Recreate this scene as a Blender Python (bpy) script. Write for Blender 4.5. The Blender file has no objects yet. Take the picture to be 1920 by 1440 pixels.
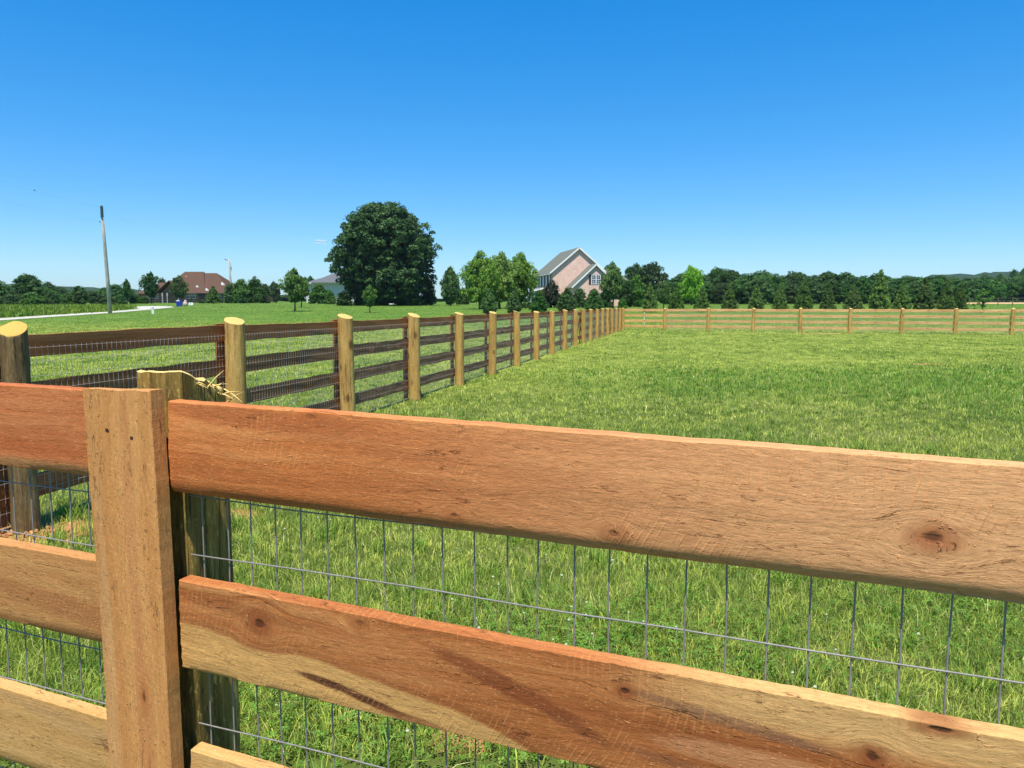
import bpy, math, random
import numpy as np
from mathutils import Vector, Matrix
rad = math.radians
sc = bpy.context.scene
COL = sc.collection
random.seed(7)
RNG = np.random.default_rng(11)

# ------------------------------------------------------------------ camera
F, HC = 1400.0, 1.55
TH = math.atan((720 - 573) / F)
def ray(px, py):
    dx = (px - 960) / F; dv = (720 - py) / F
    return np.array([dx, math.cos(TH) + dv * math.sin(TH), -math.sin(TH) + dv * math.cos(TH)])
def at(px, py, Y):
    r = ray(px, py); r = r * (Y / r[1]); return np.array([r[0], r[1], r[2] + HC])
cam = bpy.data.cameras.new('camera'); co = bpy.data.objects.new('camera', cam); COL.objects.link(co)
co.location = (0, 0, HC); co.rotation_euler = (rad(90) - TH, 0, 0)
cam.sensor_width = 36; cam.lens = F / 1920 * 36; cam.clip_end = 12000; cam.clip_start = 0.02
sc.camera = co

# ------------------------------------------------------------------ helpers
def tag(o, label=None, cat=None, group=None, kind=None):
    if label: o['label'] = label
    if cat: o['category'] = cat
    if group: o['group'] = group
    if kind: o['kind'] = kind
    return o
def empty(name, loc=(0, 0, 0), rz=0, label=None, cat=None, group=None):
    o = bpy.data.objects.new(name, None); COL.objects.link(o); o.empty_display_size = .2
    o.location = loc; o.rotation_euler = (0, 0, rz)
    return tag(o, label, cat, group)
def np_mesh(name, V, faces, mats, smooth=False, fattr=None, fmat=None):
    """faces: list of (array n x k)"""
    me = bpy.data.meshes.new(name)
    V = np.asarray(V, dtype=np.float32)
    me.vertices.add(len(V)); me.vertices.foreach_set('co', V.ravel())
    loops = np.concatenate([np.asarray(f, dtype=np.int32).ravel() for f in faces])
    tot = np.concatenate([np.full(len(f), len(f[0]), dtype=np.int32) for f in faces])
    st = np.concatenate([[0], np.cumsum(tot)[:-1]]).astype(np.int32)
    me.loops.add(len(loops)); me.loops.foreach_set('vertex_index', loops)
    me.polygons.add(len(tot)); me.polygons.foreach_set('loop_start', st); me.polygons.foreach_set('loop_total', tot)
    me.polygons.foreach_set('use_smooth', np.full(len(tot), bool(smooth)))
    for m in (mats if isinstance(mats, (list, tuple)) else [mats]): me.materials.append(m)
    if fmat is not None: me.polygons.foreach_set('material_index', np.asarray(fmat, dtype=np.int32))
    if fattr is not None:
        a = me.attributes.new('tint', 'FLOAT_COLOR', 'FACE')
        a.data.foreach_set('color', np.asarray(fattr, dtype=np.float32).ravel())
    me.update(); me.validate()
    return me
def link(name, me, parent=None, loc=(0, 0, 0), rot=(0, 0, 0), sc_=(1, 1, 1)):
    o = bpy.data.objects.new(name, me); COL.objects.link(o)
    if parent: o.parent = parent
    o.location = loc; o.rotation_euler = rot; o.scale = sc_
    return o
class MB:
    def __init__(s): s.v = []; s.f = []
    def add(s, vs, fs):
        b = len(s.v); s.v += [tuple(v) for v in vs]; s.f += [tuple(b + i for i in f) for f in fs]
    def box(s, x0, x1, y0, y1, z0, z1):
        s.add([(x0,y0,z0),(x1,y0,z0),(x1,y1,z0),(x0,y1,z0),(x0,y0,z1),(x1,y0,z1),(x1,y1,z1),(x0,y1,z1)],
              [(0,3,2,1),(4,5,6,7),(0,1,5,4),(1,2,6,5),(2,3,7,6),(3,0,4,7)])
    def prism(s, poly, y0, y1):               # poly in x,z counter-clockwise seen from -y
        n = len(poly)
        s.add([(x, y0, z) for x, z in poly] + [(x, y1, z) for x, z in poly],
              [tuple(range(n)), tuple(range(2*n-1, n-1, -1))] + [(i, i+n, (i+1) % n + n, (i+1) % n) for i in range(n)])
    def slab(s, a, b, c, d, t):               # quad with thickness t downwards
        q = [Vector(p) for p in (a, b, c, d)]
        n = (q[1]-q[0]).cross(q[3]-q[0]).normalized()
        if n.z < 0: n = -n
        w = [p - n*t for p in q]
        s.add([tuple(p) for p in q + w], [(0,1,2,3),(7,6,5,4),(0,4,5,1),(1,5,6,2),(2,6,7,3),(3,7,4,0)])
    def tube(s, pts, rs, n=8, cap=True):
        pts = [Vector(p) for p in pts]; rings = []
        for i, p in enumerate(pts):
            d = (pts[min(i+1, len(pts)-1)] - pts[max(i-1, 0)]).normalized()
            a = d.cross(Vector((0, 0, 1)) if abs(d.z) < .9 else Vector((1, 0, 0))).normalized(); b = d.cross(a)
            r = rs[i] if hasattr(rs, '__len__') else rs
            rings.append([p + (a*math.cos(6.2832*k/n) + b*math.sin(6.2832*k/n))*r for k in range(n)])
        vs = [tuple(v) for r in rings for v in r]; fs = []
        for i in range(len(pts)-1):
            for k in range(n):
                fs.append((i*n+k, (i+1)*n+k, (i+1)*n+(k+1) % n, i*n+(k+1) % n))
        if cap: fs += [tuple(range(n)), tuple(reversed(range((len(pts)-1)*n, len(pts)*n)))]
        s.add(vs, fs)
    def mesh(s, name, mat, smooth=False):
        me = bpy.data.meshes.new(name); me.from_pydata(s.v, [], s.f); me.materials.append(mat)
        me.validate()
        import bmesh
        bm = bmesh.new(); bm.from_mesh(me); bmesh.ops.recalc_face_normals(bm, faces=bm.faces); bm.to_mesh(me); bm.free()
        if smooth: me.polygons.foreach_set('use_smooth', [True]*len(me.polygons))
        return me
    def build(s, name, mat, parent=None, loc=(0,0,0), rot=(0,0,0), smooth=False):
        return link(name, s.mesh(name, mat, smooth), parent, loc, rot)

def _h(i, seed):
    i = np.asarray(i).astype(np.int64)
    x = (i * 374761393 + seed * 668265263) & 0xffffffff
    x = ((x ^ (x >> 13)) * 1274126177) & 0xffffffff
    return ((x ^ (x >> 16)) & 0xffff) / 65535.0
def vn1(x, seed=0):
    x = np.asarray(x, float); i = np.floor(x); f = x - i; f = f*f*(3-2*f)
    return _h(i, seed)*(1-f) + _h(i+1, seed)*f - .5
def vn2(x, y, seed=0):
    x = np.asarray(x, float); y = np.asarray(y, float)
    i = np.floor(x); j = np.floor(y); fx = x-i; fy = y-j; fx = fx*fx*(3-2*fx); fy = fy*fy*(3-2*fy)
    def H(a, b): return _h(a + b*57113, seed)
    return (H(i,j)*(1-fx)+H(i+1,j)*fx)*(1-fy) + (H(i,j+1)*(1-fx)+H(i+1,j+1)*fx)*fy - .5

# terrain: flat paddock, gently rising beyond the far fence
_TY = np.array([-4000, 0, 46, 52, 60, 75, 90, 115, 137, 150, 180, 250, 400, 1000, 5000.])
_TZ = np.array([0, 0, 0, .06, .28, .75, 1.08, 1.47, 1.75, 1.93, 2.25, 3.0, 4.2, 6., 12.])
def ground(x, y):
    y = np.asarray(y, float)
    z = sum(np.interp(y + k, _TY, _TZ) for k in (-5, -2.5, 0, 2.5, 5)) / 5
    return z
def hitg(px, py):
    r = ray(px, py); lo = None
    t = 1.0
    while t < 3000:
        p = r*t
        if p[2] + HC < ground(p[0], p[1]): break
        lo = t; t *= 1.004
    return np.array([p[0], p[1], float(ground(p[0], p[1]))])

# ------------------------------------------------------------------ node helper
class NT:
    def __init__(s, name):
        s.m = bpy.data.materials.new(name); s.m.use_nodes = True; s.t = s.m.node_tree; s.t.nodes.clear()
        s.out = s.t.nodes.new('ShaderNodeOutputMaterial')
    def n(s, typ, props=None, **ins):
        nd = s.t.nodes.new('ShaderNode' + typ)
        for k, v in (props or {}).items(): setattr(nd, k, v)
        for k, v in ins.items():
            key = k.replace('_', ' ')
            sock = nd.inputs[int(k[1:])] if k[0] == 'i' and k[1:].isdigit() else nd.inputs[key]
            s.set(sock, v)
        return nd
    def set(s, sock, v):
        if isinstance(v, bpy.types.NodeSocket): s.t.links.new(v, sock)
        elif isinstance(v, (tuple, list)) and sock.type == 'RGBA' and len(v) == 3: sock.default_value = (*v, 1)
        else: sock.default_value = v
    def math(s, op, a, b=0, c=0, clamp=False):
        nd = s.n('Math', {'operation': op, 'use_clamp': clamp}, i0=a, i1=b)
        if op in ('MULTIPLY_ADD', 'SMOOTH_MIN'): s.set(nd.inputs[2], c)
        return nd.outputs[0]
    def sstep(s, x, a, b):
        return s.n('MapRange', {'interpolation_type': 'SMOOTHSTEP'}, Value=x, From_Min=a, From_Max=b).outputs[0]
    def lin(s, x, a, b, c=0, d=1):
        return s.n('MapRange', {}, Value=x, From_Min=a, From_Max=b, To_Min=c, To_Max=d).outputs[0]
    def mix(s, f, a, b, mode='MIX'):
        nd = s.n('Mix', {'data_type': 'RGBA', 'blend_type': mode})
        s.set(nd.inputs[0], f); s.set(nd.inputs[6], a); s.set(nd.inputs[7], b)
        return nd.outputs[2]
    def noise(s, vec, scale=1, detail=4, rough=.5, dist=0, col=False):
        nd = s.n('TexNoise', {}, Vector=vec, Scale=scale, Detail=detail, Roughness=rough, Distortion=dist)
        return nd.outputs[1 if col else 0]
    def vmul(s, v, t):
        return s.n('VectorMath', {'operation': 'MULTIPLY'}, i0=v, i1=t).outputs[0]
    def vadd(s, v, t):
        return s.n('VectorMath', {'operation': 'ADD'}, i0=v, i1=t).outputs[0]
    def xyz(s, v):
        o = s.n('SeparateXYZ', {}, Vector=v).outputs; return o[0], o[1], o[2]
    def comb(s, x, y, z):
        return s.n('CombineXYZ', {}, X=x, Y=y, Z=z).outputs[0]
    def ramp(s, f, stops):
        nd = s.n('ValToRGB', {}, Fac=f); e = nd.color_ramp.elements
        while len(e) < len(stops): e.new(.5)
        for i, (p, c) in enumerate(stops): e[i].position = p; e[i].color = (*c, 1)
        return nd.outputs[0]
    def bump(s, h, dist, strength=1, normal=None):
        nd = s.n('Bump', {}, Height=h, Distance=dist, Strength=strength)
        if normal is not None: s.t.links.new(normal, nd.inputs['Normal'])
        return nd.outputs[0]
    def bsdf(s, col, rough=.7, spec=.3, normal=None, metal=0):
        nd = s.n('BsdfPrincipled', {}, Base_Color=col, Roughness=rough, Metallic=metal)
        nd.inputs['Specular IOR Level'].default_value = spec
        if normal is not None: s.t.links.new(normal, nd.inputs['Normal'])
        s.t.links.new(nd.outputs[0], s.out.inputs[0]); return nd
def flat(name, c, rough=.7, spec=.3, var=.15, scale=8, metal=0):
    g = NT(name); tc = g.n('TexCoord').outputs['Object']
    n = g.noise(tc, scale, 5, .6)
    col = g.mix(g.lin(n, .3, .7), tuple(x*(1-var) for x in c), tuple(min(1, x*(1+var)) for x in c))
    g.bsdf(col, rough, spec, g.bump(n, .01, .3), metal); return g.m

# ------------------------------------------------------------------ wood materials
def wood(name, dark, mid, light, knots=(), curve=None, sap=None, streaks=(), tip=None, saw=1.0, seed=0.0, shared=False, holes=(),
         cracks=(), grad=None, fuzz=1.0):
    """local X = along the board (m), Z = across (m), -Y = front"""
    g = NT(name)
    tc = g.n('TexCoord').outputs['Object']
    x, y, z = g.xyz(tc)
    if shared:
        off = g.math('MULTIPLY', g.n('ObjectInfo').outputs['Random'], 61.0)
    else: off = seed * 7.3
    p = g.vadd(tc, g.comb(off, off, off))
    # knots pull the grain aside
    warp = 0.0; kmask = 0.0; kcore = 0.0
    for (kx, kz, rx, rz, st) in knots:
        dx = g.math('DIVIDE', g.math('SUBTRACT', x, kx), rx); dz = g.math('DIVIDE', g.math('SUBTRACT', z, kz), rz)
        d = g.math('SQRT', g.math('ADD', g.math('MULTIPLY', dx, dx), g.math('MULTIPLY', dz, dz)))
        nz = g.math('MULTIPLY', g.math('SUBTRACT', g.noise(g.vmul(p, (40, 40, 90)), 1, 3), .5), .9)
        dn = g.math('ADD', d, nz)
        m1 = g.math('MULTIPLY', g.sstep(dn, 2.5, .4), st); m2 = g.math('MULTIPLY', g.sstep(dn, .75, .25), st)
        far = g.sstep(d, 4.5, .4)
        w = g.math('MULTIPLY', far, g.math('MULTIPLY', dz, rz * 1.1))
        warp = g.math('ADD', warp, w); kmask = g.math('MAXIMUM', kmask, m1); kcore = g.math('MAXIMUM', kcore, m2)
    z2 = g.math('SUBTRACT', z, warp) if knots else z
    wob = g.math('MULTIPLY', g.math('SUBTRACT', g.noise(g.vmul(p, (2.2, 3, 5)), 1, 3), .5), .05)
    z2 = g.math('ADD', z2, wob)
    if shared: q = g.comb(g.math('ADD', x, off), g.math('ADD', y, off), g.math('ADD', z2, off))
    else: q = g.comb(g.math('ADD', x, off), y, z2)
    grain = g.noise(g.vmul(q, (1.5, 45, 45)), 1, 6, .62, .6)
    broad = g.noise(g.vmul(q, (.9, 9, 9)), 1, 3, .55, .3)
    f = g.math('ADD', g.math('MULTIPLY', grain, .5), g.math('MULTIPLY', broad, .5))
    col = g.ramp(f, [(.30, dark), (.48, mid), (.66, light)])
    if grad:                                    # a slow change of the wood's own colour along the board
        col = g.mix(g.math('MULTIPLY', g.sstep(g.math('ADD', x, g.math('MULTIPLY', broad, .25)), grad[0], grad[1]), grad[3]), col, grad[2])
    if curve:
        fc = g.n('FloatCurve', {}, Value=g.math('DIVIDE', x, curve['L']))
        c = fc.mapping.curves[0]; pts = curve['pts']
        c.points[0].location = (pts[0][0]/curve['L'], pts[0][1]/.2+.2); c.points[1].location = (pts[-1][0]/curve['L'], pts[-1][1]/.2+.2)
        for a, b in pts[1:-1]: c.points.new(a/curve['L'], b/.2+.2)
        fc.mapping.update()
        bz = g.math('MULTIPLY', g.math('SUBTRACT', fc.outputs[0], .2), .2)
        bz = g.math('ADD', bz, g.math('MULTIPLY', g.math('SUBTRACT', g.noise(g.vmul(p, (14, 5, 5)), 1, 2), .5), .006))
        dd = g.math('SUBTRACT', z, bz)
        m = g.sstep(dd, .004, -.0035)
        sapc = g.mix(g.lin(grain, .3, .7), tuple(v*.82 for v in sap), tuple(min(1, v*1.12) for v in sap))
        edge = g.math('MULTIPLY', g.sstep(g.math('ABSOLUTE', g.math('SUBTRACT', dd, .006)), .012, .0), .45)
        col = g.mix(edge, col, tuple(v*.55 for v in mid))
        col = g.mix(m, col, sapc)
    if tip:                                     # lighter sapwood towards one edge over a range of x
        m = g.math('MULTIPLY', g.sstep(x, tip[0], tip[1]), g.sstep(g.math('ADD', z, g.math('MULTIPLY', g.math('SUBTRACT', broad, .5), .04)), tip[2], tip[3]))
        col = g.mix(m, col, g.mix(g.lin(grain, .3, .7), tuple(v*.85 for v in tip[4]), tip[4]))
    for (sx, sz, lx, lz, sl, st, cc) in streaks:
        dx = g.math('SUBTRACT', x, sx)
        dz = g.math('SUBTRACT', g.math('SUBTRACT', z, sz), g.math('MULTIPLY', dx, sl))
        a = g.math('DIVIDE', dx, lx); b = g.math('DIVIDE', dz, lz)
        d = g.math('ADD', g.math('MULTIPLY', a, a), g.math('MULTIPLY', b, b))
        d = g.math('ADD', d, g.math('MULTIPLY', g.math('SUBTRACT', g.noise(g.vmul(p, (9, 30, 70)), 1, 3), .5), 1.1))
        col = g.mix(g.math('MULTIPLY', g.sstep(d, 1.1, .25), st), col, cc)
    # sawn texture: curved saw marks, torn fibres, pits
    s1 = g.math('ADD', x, g.math('MULTIPLY', z, -.55)); s1 = g.math('ADD', s1, g.math('MULTIPLY', g.math('MULTIPLY', z, z), 1.6))
    s1 = g.math('ADD', s1, g.math('MULTIPLY', g.noise(g.vmul(p, (9, 9, 14)), 1, 3), .022))
    sawn = g.math('SINE', g.math('MULTIPLY', s1, 6.2832 / .0105))
    patch = g.sstep(g.noise(g.vmul(p, (6, 6, 14)), 1, 3), .42, .62)
    brk = g.sstep(g.noise(g.vmul(p, (70, 10, 16)), 1, 3, .7), .40, .56)
    sawm = g.math('MULTIPLY', g.math('MULTIPLY', g.math('MULTIPLY', g.sstep(sawn, .35, 1.0), brk), patch), saw)
    fib = g.noise(g.vmul(q, (48, 190, 200)), 1, 4, .75, .5)
    torn = g.noise(g.vmul(q, (26, 120, 130)), 1, 5, .75, 1.2)
    tornm = g.sstep(g.noise(g.vmul(q, (5, 20, 22)), 1, 3, .6), .48, .64)
    fleck = g.math('MULTIPLY', g.sstep(g.noise(g.vmul(q, (75, 190, 200)), 1, 3, .7), .62, .74), fuzz)
    vo = g.n('TexVoronoi', {'feature': 'F1'}, Vector=g.vadd(g.vmul(p, (150, 380, 380)), g.vmul(g.noise(g.vmul(p, (90, 90, 90)), 1, 2, col=True), (2.2, 2.2, 2.2))), Scale=1, Randomness=1)
    rc_ = g.n('SeparateColor', {}, Color=vo.outputs['Color']).outputs[0]
    tuft = g.math('MULTIPLY', g.sstep(vo.outputs['Distance'], .42, .18), g.sstep(rc_, .62, .75))
    tuft = g.math('MULTIPLY', tuft, fuzz)
    pit = g.sstep(torn, .42, .31)
    pit = g.math('MULTIPLY', pit, g.math('ADD', g.math('MULTIPLY', tornm, .8), .12))
    col = g.mix(g.math('MULTIPLY', fleck, .6), col, tuple(min(1, v*1.5+.04) for v in light))
    col = g.mix(g.math('MULTIPLY', tuft, .30), col, tuple(min(.95, v*1.6+.06) for v in light))
    col = g.mix(g.math('MULTIPLY', pit, .7), col, tuple(v*.45 for v in dark))
    col = g.mix(g.math('MULTIPLY', sawm, .30), col, tuple(min(1, v*1.4) for v in light))
    col = g.mix(g.lin(fib, .3, .7, .0, .42), col, tuple(v*.6 for v in dark), 'MIX')
    if knots:
        col = g.mix(g.math('MULTIPLY', kmask, .75), col, (dark[0]*.8, dark[1]*.62, dark[2]*.6))
        col = g.mix(g.math('MULTIPLY', kcore, .75), col, (.05, .016, .008))
    hmask = 0.0
    for (hx, hz, r) in holes:
        dx = g.math('SUBTRACT', x, hx); dz = g.math('SUBTRACT', z, hz)
        d = g.math('SQRT', g.math('ADD', g.math('MULTIPLY', dx, dx), g.math('MULTIPLY', dz, dz)))
        d = g.math('ADD', d, g.math('MULTIPLY', g.math('SUBTRACT', g.noise(g.vmul(p, (300, 300, 300)), 1, 2), .5), .006))
        hmask = g.math('MAXIMUM', hmask, g.sstep(d, r, r*.6))
    for (x0, z0, x1, z1, w, wv) in cracks:
        sl = (z1 - z0) / (x1 - x0)
        dz = g.math('SUBTRACT', g.math('SUBTRACT', z, z0), g.math('MULTIPLY', g.math('SUBTRACT', x, x0), sl))
        dz = g.math('ADD', dz, g.math('MULTIPLY', g.math('SUBTRACT', g.noise(g.vmul(p, (18, 10, 10)), 1, 5, .65), .5), wv))
        along = g.math('MULTIPLY', g.sstep(x, x0, x0 + .02), g.sstep(x, x1, x1 - .02))
        along = g.math('MULTIPLY', along, g.sstep(g.noise(g.vmul(p, (22, 10, 10)), 1, 3), .38, .6))
        hmask = g.math('MAXIMUM', hmask, g.math('MULTIPLY', along, g.sstep(g.math('ABSOLUTE', dz), w, w * .3)))
    if holes or cracks:
        col = g.mix(g.math('MULTIPLY', hmask, .9), col, (.02, .01, .007))
    h = g.math('ADD', g.math('MULTIPLY', sawm, .2), g.math('MULTIPLY', fib, .45))
    h = g.math('ADD', h, g.math('MULTIPLY', fleck, .6)); h = g.math('SUBTRACT', h, g.math('MULTIPLY', pit, 1.1))
    h = g.math('ADD', h, g.math('MULTIPLY', grain, .5))
    if holes or cracks: h = g.math('SUBTRACT', h, g.math('MULTIPLY', hmask, 2.5))
    if knots: h = g.math('SUBTRACT', h, g.math('MULTIPLY', kcore, .5))
    g.bsdf(col, .82, .18, g.bump(h, .0024, 1.0))
    return g.m

def post_mat(name, a, b, c, cut, seed=0, shared=True):
    g = NT(name); tc = g.n('TexCoord').outputs['Object']
    off = g.math('MULTIPLY', g.n('ObjectInfo').outputs['Random'], 53.0) if shared else seed
    p = g.vadd(tc, g.comb(off, off, off))
    gr = g.noise(g.vmul(p, (38, 38, 2.0)), 1, 6, .65, .4)
    br = g.noise(g.vmul(p, (7, 7, 1.1)), 1, 4, .6)
    col = g.ramp(g.math('ADD', g.math('MULTIPLY', gr, .55), g.math('MULTIPLY', br, .45)), [(.32, a), (.5, b), (.66, c)])
    st = g.sstep(g.noise(g.vmul(p, (24, 24, 1.6)), 1, 5, .7), .54, .68)
    col = g.mix(g.math('MULTIPLY', st, .62), col, (a[0]*.45, a[1]*.42, a[2]*.4))
    # drying checks
    ck = g.noise(g.vmul(p, (55, 55, .8)), 1, 2, .5, .2); ckm = g.sstep(g.math('ABSOLUTE', g.math('SUBTRACT', ck, .5)), .012, .0)
    ckm = g.math('MULTIPLY', ckm, g.sstep(g.noise(g.vmul(p, (6, 6, 1.4)), 1, 2), .5, .62))
    col = g.mix(g.math('MULTIPLY', ckm, .85), col, (.03, .02, .01))
    # knots: dark ovals
    vo = g.n('TexVoronoi', {'feature': 'F1'}, Vector=g.vmul(p, (5, 5, 2.4)), Scale=1, Randomness=1)
    kn = g.math('MULTIPLY', g.sstep(g.math('ADD', vo.outputs['Distance'], g.math('MULTIPLY', gr, .12)), .29, .15), .8)
    sp = g.noise(g.vmul(p, (120, 120, 26)), 1, 4, .75); col = g.mix(g.math('MULTIPLY', g.sstep(sp, .56, .66), .5), col, (min(.9, c[0]*1.35), min(.9, c[1]*1.35), c[2]*1.3)); col = g.mix(g.math('MULTIPLY', g.sstep(sp, .44, .34), .55), col, (a[0]*.5, a[1]*.5, a[2]*.5))
    col = g.mix(kn, col, (.10, .045, .015))
    h = g.math('SUBTRACT', gr, g.math('MULTIPLY', ckm, 2.0))
    h = g.math('ADD', h, g.math('MULTIPLY', sp, .8))
    g.bsdf(col, .8, .2, g.bump(h, .004, .9)); m = g.m
    g2 = NT(name + '_cut'); tc = g2.n('TexCoord').outputs['Object']
    x, y, z = g2.xyz(tc)
    r = g2.math('SQRT', g2.math('ADD', g2.math('MULTIPLY', x, x), g2.math('MULTIPLY', y, y)))
    rr = g2.math('ADD', r, g2.math('MULTIPLY', g2.noise(tc, 12, 2), .012))
    ring = g2.math('SINE', g2.math('MULTIPLY', rr, 6.2832/.008))
    nn = g2.noise(tc, 90, 4, .7)
    col = g2.mix(g2.lin(ring, -1, 1, 0, .5), cut, tuple(v*.6 for v in cut))
    col = g2.mix(g2.lin(nn, .35, .7, 0, .5), col, tuple(v*.62 for v in cut))
    g2.bsdf(col, .85, .15, g2.bump(nn, .004, .8))
    return [m, g2.m]

# ------------------------------------------------------------------ fence parts
def board_mesh(name, L, h, t, mat, seed=0, dx=.05, rough=.0012, warp=.003, cup=0.0, wane=0.0, nz=6, bev=.0018, sag=0.0, ends=.0015):
    """X 0..L, Y -t..0 (front is -Y), Z 0..h"""
    xs = np.linspace(0, L, max(2, int(L/dx)+1))
    prof = []                                   # (y, z, tag)
    zs = np.linspace(bev, h-bev, nz)
    for zz in zs: prof.append((-t, zz, 0))      # front, upward
    prof.append((-t+bev, h, 1))
    for yy in np.linspace(-t+bev, -bev, max(2, nz//4))[1:]: prof.append((yy, h, 1))
    for zz in zs[::-1][::max(1, nz//5)]: prof.append((0, zz, 2))
    prof.append((-bev, 0, 3))
    prof.append((-t+bev, 0, 3))
    P = np.array([(a, b) for a, b, _ in prof]); tg = np.array([c for *_, c in prof]); n = len(P)
    X, K = np.meshgrid(xs, np.arange(n), indexing='ij')
    Yc = P[K, 0].astype(float); Zc = P[K, 1].astype(float); T = tg[K]
    fz = Zc / h
    top = vn1(X*3.1, seed)*warp*1.2 + vn1(X*19, seed+1)*rough*1.6 + vn1(X*83, seed+2)*rough*.9
    bot = vn1(X*2.7, seed+5)*warp*1.2 + vn1(X*21, seed+6)*rough*1.6 + vn1(X*97, seed+7)*rough*.9
    Z = Zc + top*fz + bot*(1-fz) + sag*np.sin(np.pi*X/L)
    Yf = vn2(X*2.1, Zc*5, seed+9)*warp*.6 + vn2(X*30, Zc*60, seed+10)*rough*.5 + cup*((fz-.5)**2)
    if wane > 0:                                # rounded lower front edge
        k = np.clip((.022 - Zc)/.022, 0, 1); Yf = Yf + (T == 0)*k*k*wane*(1+vn1(X*5, seed+12)) + (T == 3)*(Yc < -t*.5)*wane*.9
    Y = Yc + Yf
    Xo = X.copy()
    Xo[0] += vn1(K[0]*.7, seed+20)*ends*2; Xo[-1] += vn1(K[0]*.7, seed+21)*ends*2
    V = np.stack([Xo, Y, Z], -1).reshape(-1, 3)
    i = np.arange(len(xs)-1)[:, None]; k = np.arange(n)[None, :]
    a = i*n+k; b = i*n+(k+1) % n; c = (i+1)*n+(k+1) % n; d = (i+1)*n+k
    Q = np.stack([a, d, c, b], -1).reshape(-1, 4)
    c1 = np.arange(n)[None, :]; c2 = (np.arange(n)[::-1] + (len(xs)-1)*n)[None, :]
    me = np_mesh(name, V, [Q, c1, c2], mat, smooth=True)
    me.set_sharp_from_angle(angle=rad(38))
    return me

def post_mesh(name, r, H, mats, seed=0, slope=(.03, 0.0, 0), segs=28, rings=40, top=None, zb=-.15, lump=.006, sq=0, ry=None):
    th = np.linspace(0, 2*np.pi, segs, endpoint=False)
    zs = np.linspace(0, 1, rings)
    Z0, T = np.meshgrid(zs, th, indexing='ij')
    R = r*(1.04 - .06*Z0) + vn2(T*1.6+3, Z0*7, seed)*lump + vn2(np.cos(T)*4+9, np.sin(T)*4+Z0*30, seed+1)*.0025
    if sq:
        p_ = sq; R = R/(np.abs(np.cos(T))**p_+np.abs(np.sin(T))**p_)**(1/p_)
    X = R*np.cos(T) + .01*vn1(Z0*2.3, seed+2); Y = R*np.sin(T)*((ry or r)/r) + .01*vn1(Z0*2.1, seed+3)
    zt = H + slope[0]*(-X/r)*.5 + slope[1]*(Y/r)*.5 + vn2(np.cos(T)*3, np.sin(T)*3, seed+4)*.006
    if top is not None: zt = H + top(X, Y)
    Z = zb + (zt - zb)*Z0
    V = np.stack([X, Y, Z], -1).reshape(-1, 3)
    i = np.arange(rings-1)[:, None]; k = np.arange(segs)[None, :]
    Q = np.stack([i*segs+k, i*segs+(k+1) % segs, (i+1)*segs+(k+1) % segs, (i+1)*segs+k], -1).reshape(-1, 4)
    base = (rings-1)*segs
    # top cap: inner ring + centre
    ring = V[base:base+segs]; cen = ring.mean(0)
    inner = cen + (ring-cen)*.9 + np.array([0, 0, .004])
    if top is None: cen2 = inner.mean(0)
    else: cen2 = cen + np.array([0, 0, .004])
    V = np.concatenate([V, inner, [cen2]]); ib = base+segs; cb = ib+segs
    k = np.arange(segs)
    Qi = np.stack([base+k, base+(k+1) % segs, ib+(k+1) % segs, ib+k], -1)
    Tr = np.stack([ib+k, ib+(k+1) % segs, np.full(segs, cb)], -1)
    me = np_mesh(name, V, [Q, Qi, Tr], mats, smooth=True, fmat=[0]*len(Q)+[1]*(len(Qi)+len(Tr)))
    me.set_sharp_from_angle(angle=rad(50))
    return me

def wire_mesh_data(name, L, z0, z1, mat, r=.00135, n=4, x0=0, bend=.0025, seed=0, dx=.0508, dz=.1016, zoff=0, cut=None, ymod=None):
    """welded wire: verticals every 2 in, horizontals every 4 in"""
    V = []; Q = []
    def rod(P):
        P = np.asarray(P); d = P[1:]-P[:-1]; d = np.concatenate([d, d[-1:]]); d /= np.linalg.norm(d, axis=1)[:, None]
        up = np.array([0, 1., 0]); a = np.cross(d, up); a /= np.linalg.norm(a, axis=1)[:, None]; b = np.cross(d, a)
        b0 = sum(len(v) for v in V); ring = []
        for k in range(n):
            an = 2*np.pi*k/n + .78; ring.append(P + (a*math.cos(an)+b*math.sin(an))*r)
        R = np.stack(ring, 1).reshape(-1, 3); V.append(R)
        i = np.arange(len(P)-1)[:, None]; k = np.arange(n)[None, :]
        Q.append((b0 + np.stack([i*n+k, i*n+(k+1) % n, (i+1)*n+(k+1) % n, (i+1)*n+k], -1)).reshape(-1, 4))
    nx = int(round(L/dx)); rs = np.random.default_rng(seed)
    zl = np.arange(z1, z0-.001, -dz)
    for i in range(nx+1):
        x = x0+i*dx
        zz = np.concatenate([[z1 + .012], np.linspace(z1, z0, 8)]); 
        rod(np.stack([x + (vn1(zz*5+i*3.3, seed))*bend*2, np.full(len(zz), .0014) + vn1(zz*3+i*.11, seed+4)*bend*1.5, zz], -1))
    for j, z in enumerate(zl):
        xx = np.linspace(x0-.024, x0+nx*dx, max(2, int(nx*1)+1))
        rod(np.stack([xx, np.full(len(xx), -.0014) + vn1(xx*5+j, seed+4)*bend*1.5, z + vn1(xx*4+j*9.1, seed+7)*bend*1.6], -1))
    return np_mesh(name, np.concatenate(V), [np.concatenate(Q)], mat, smooth=True)

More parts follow.
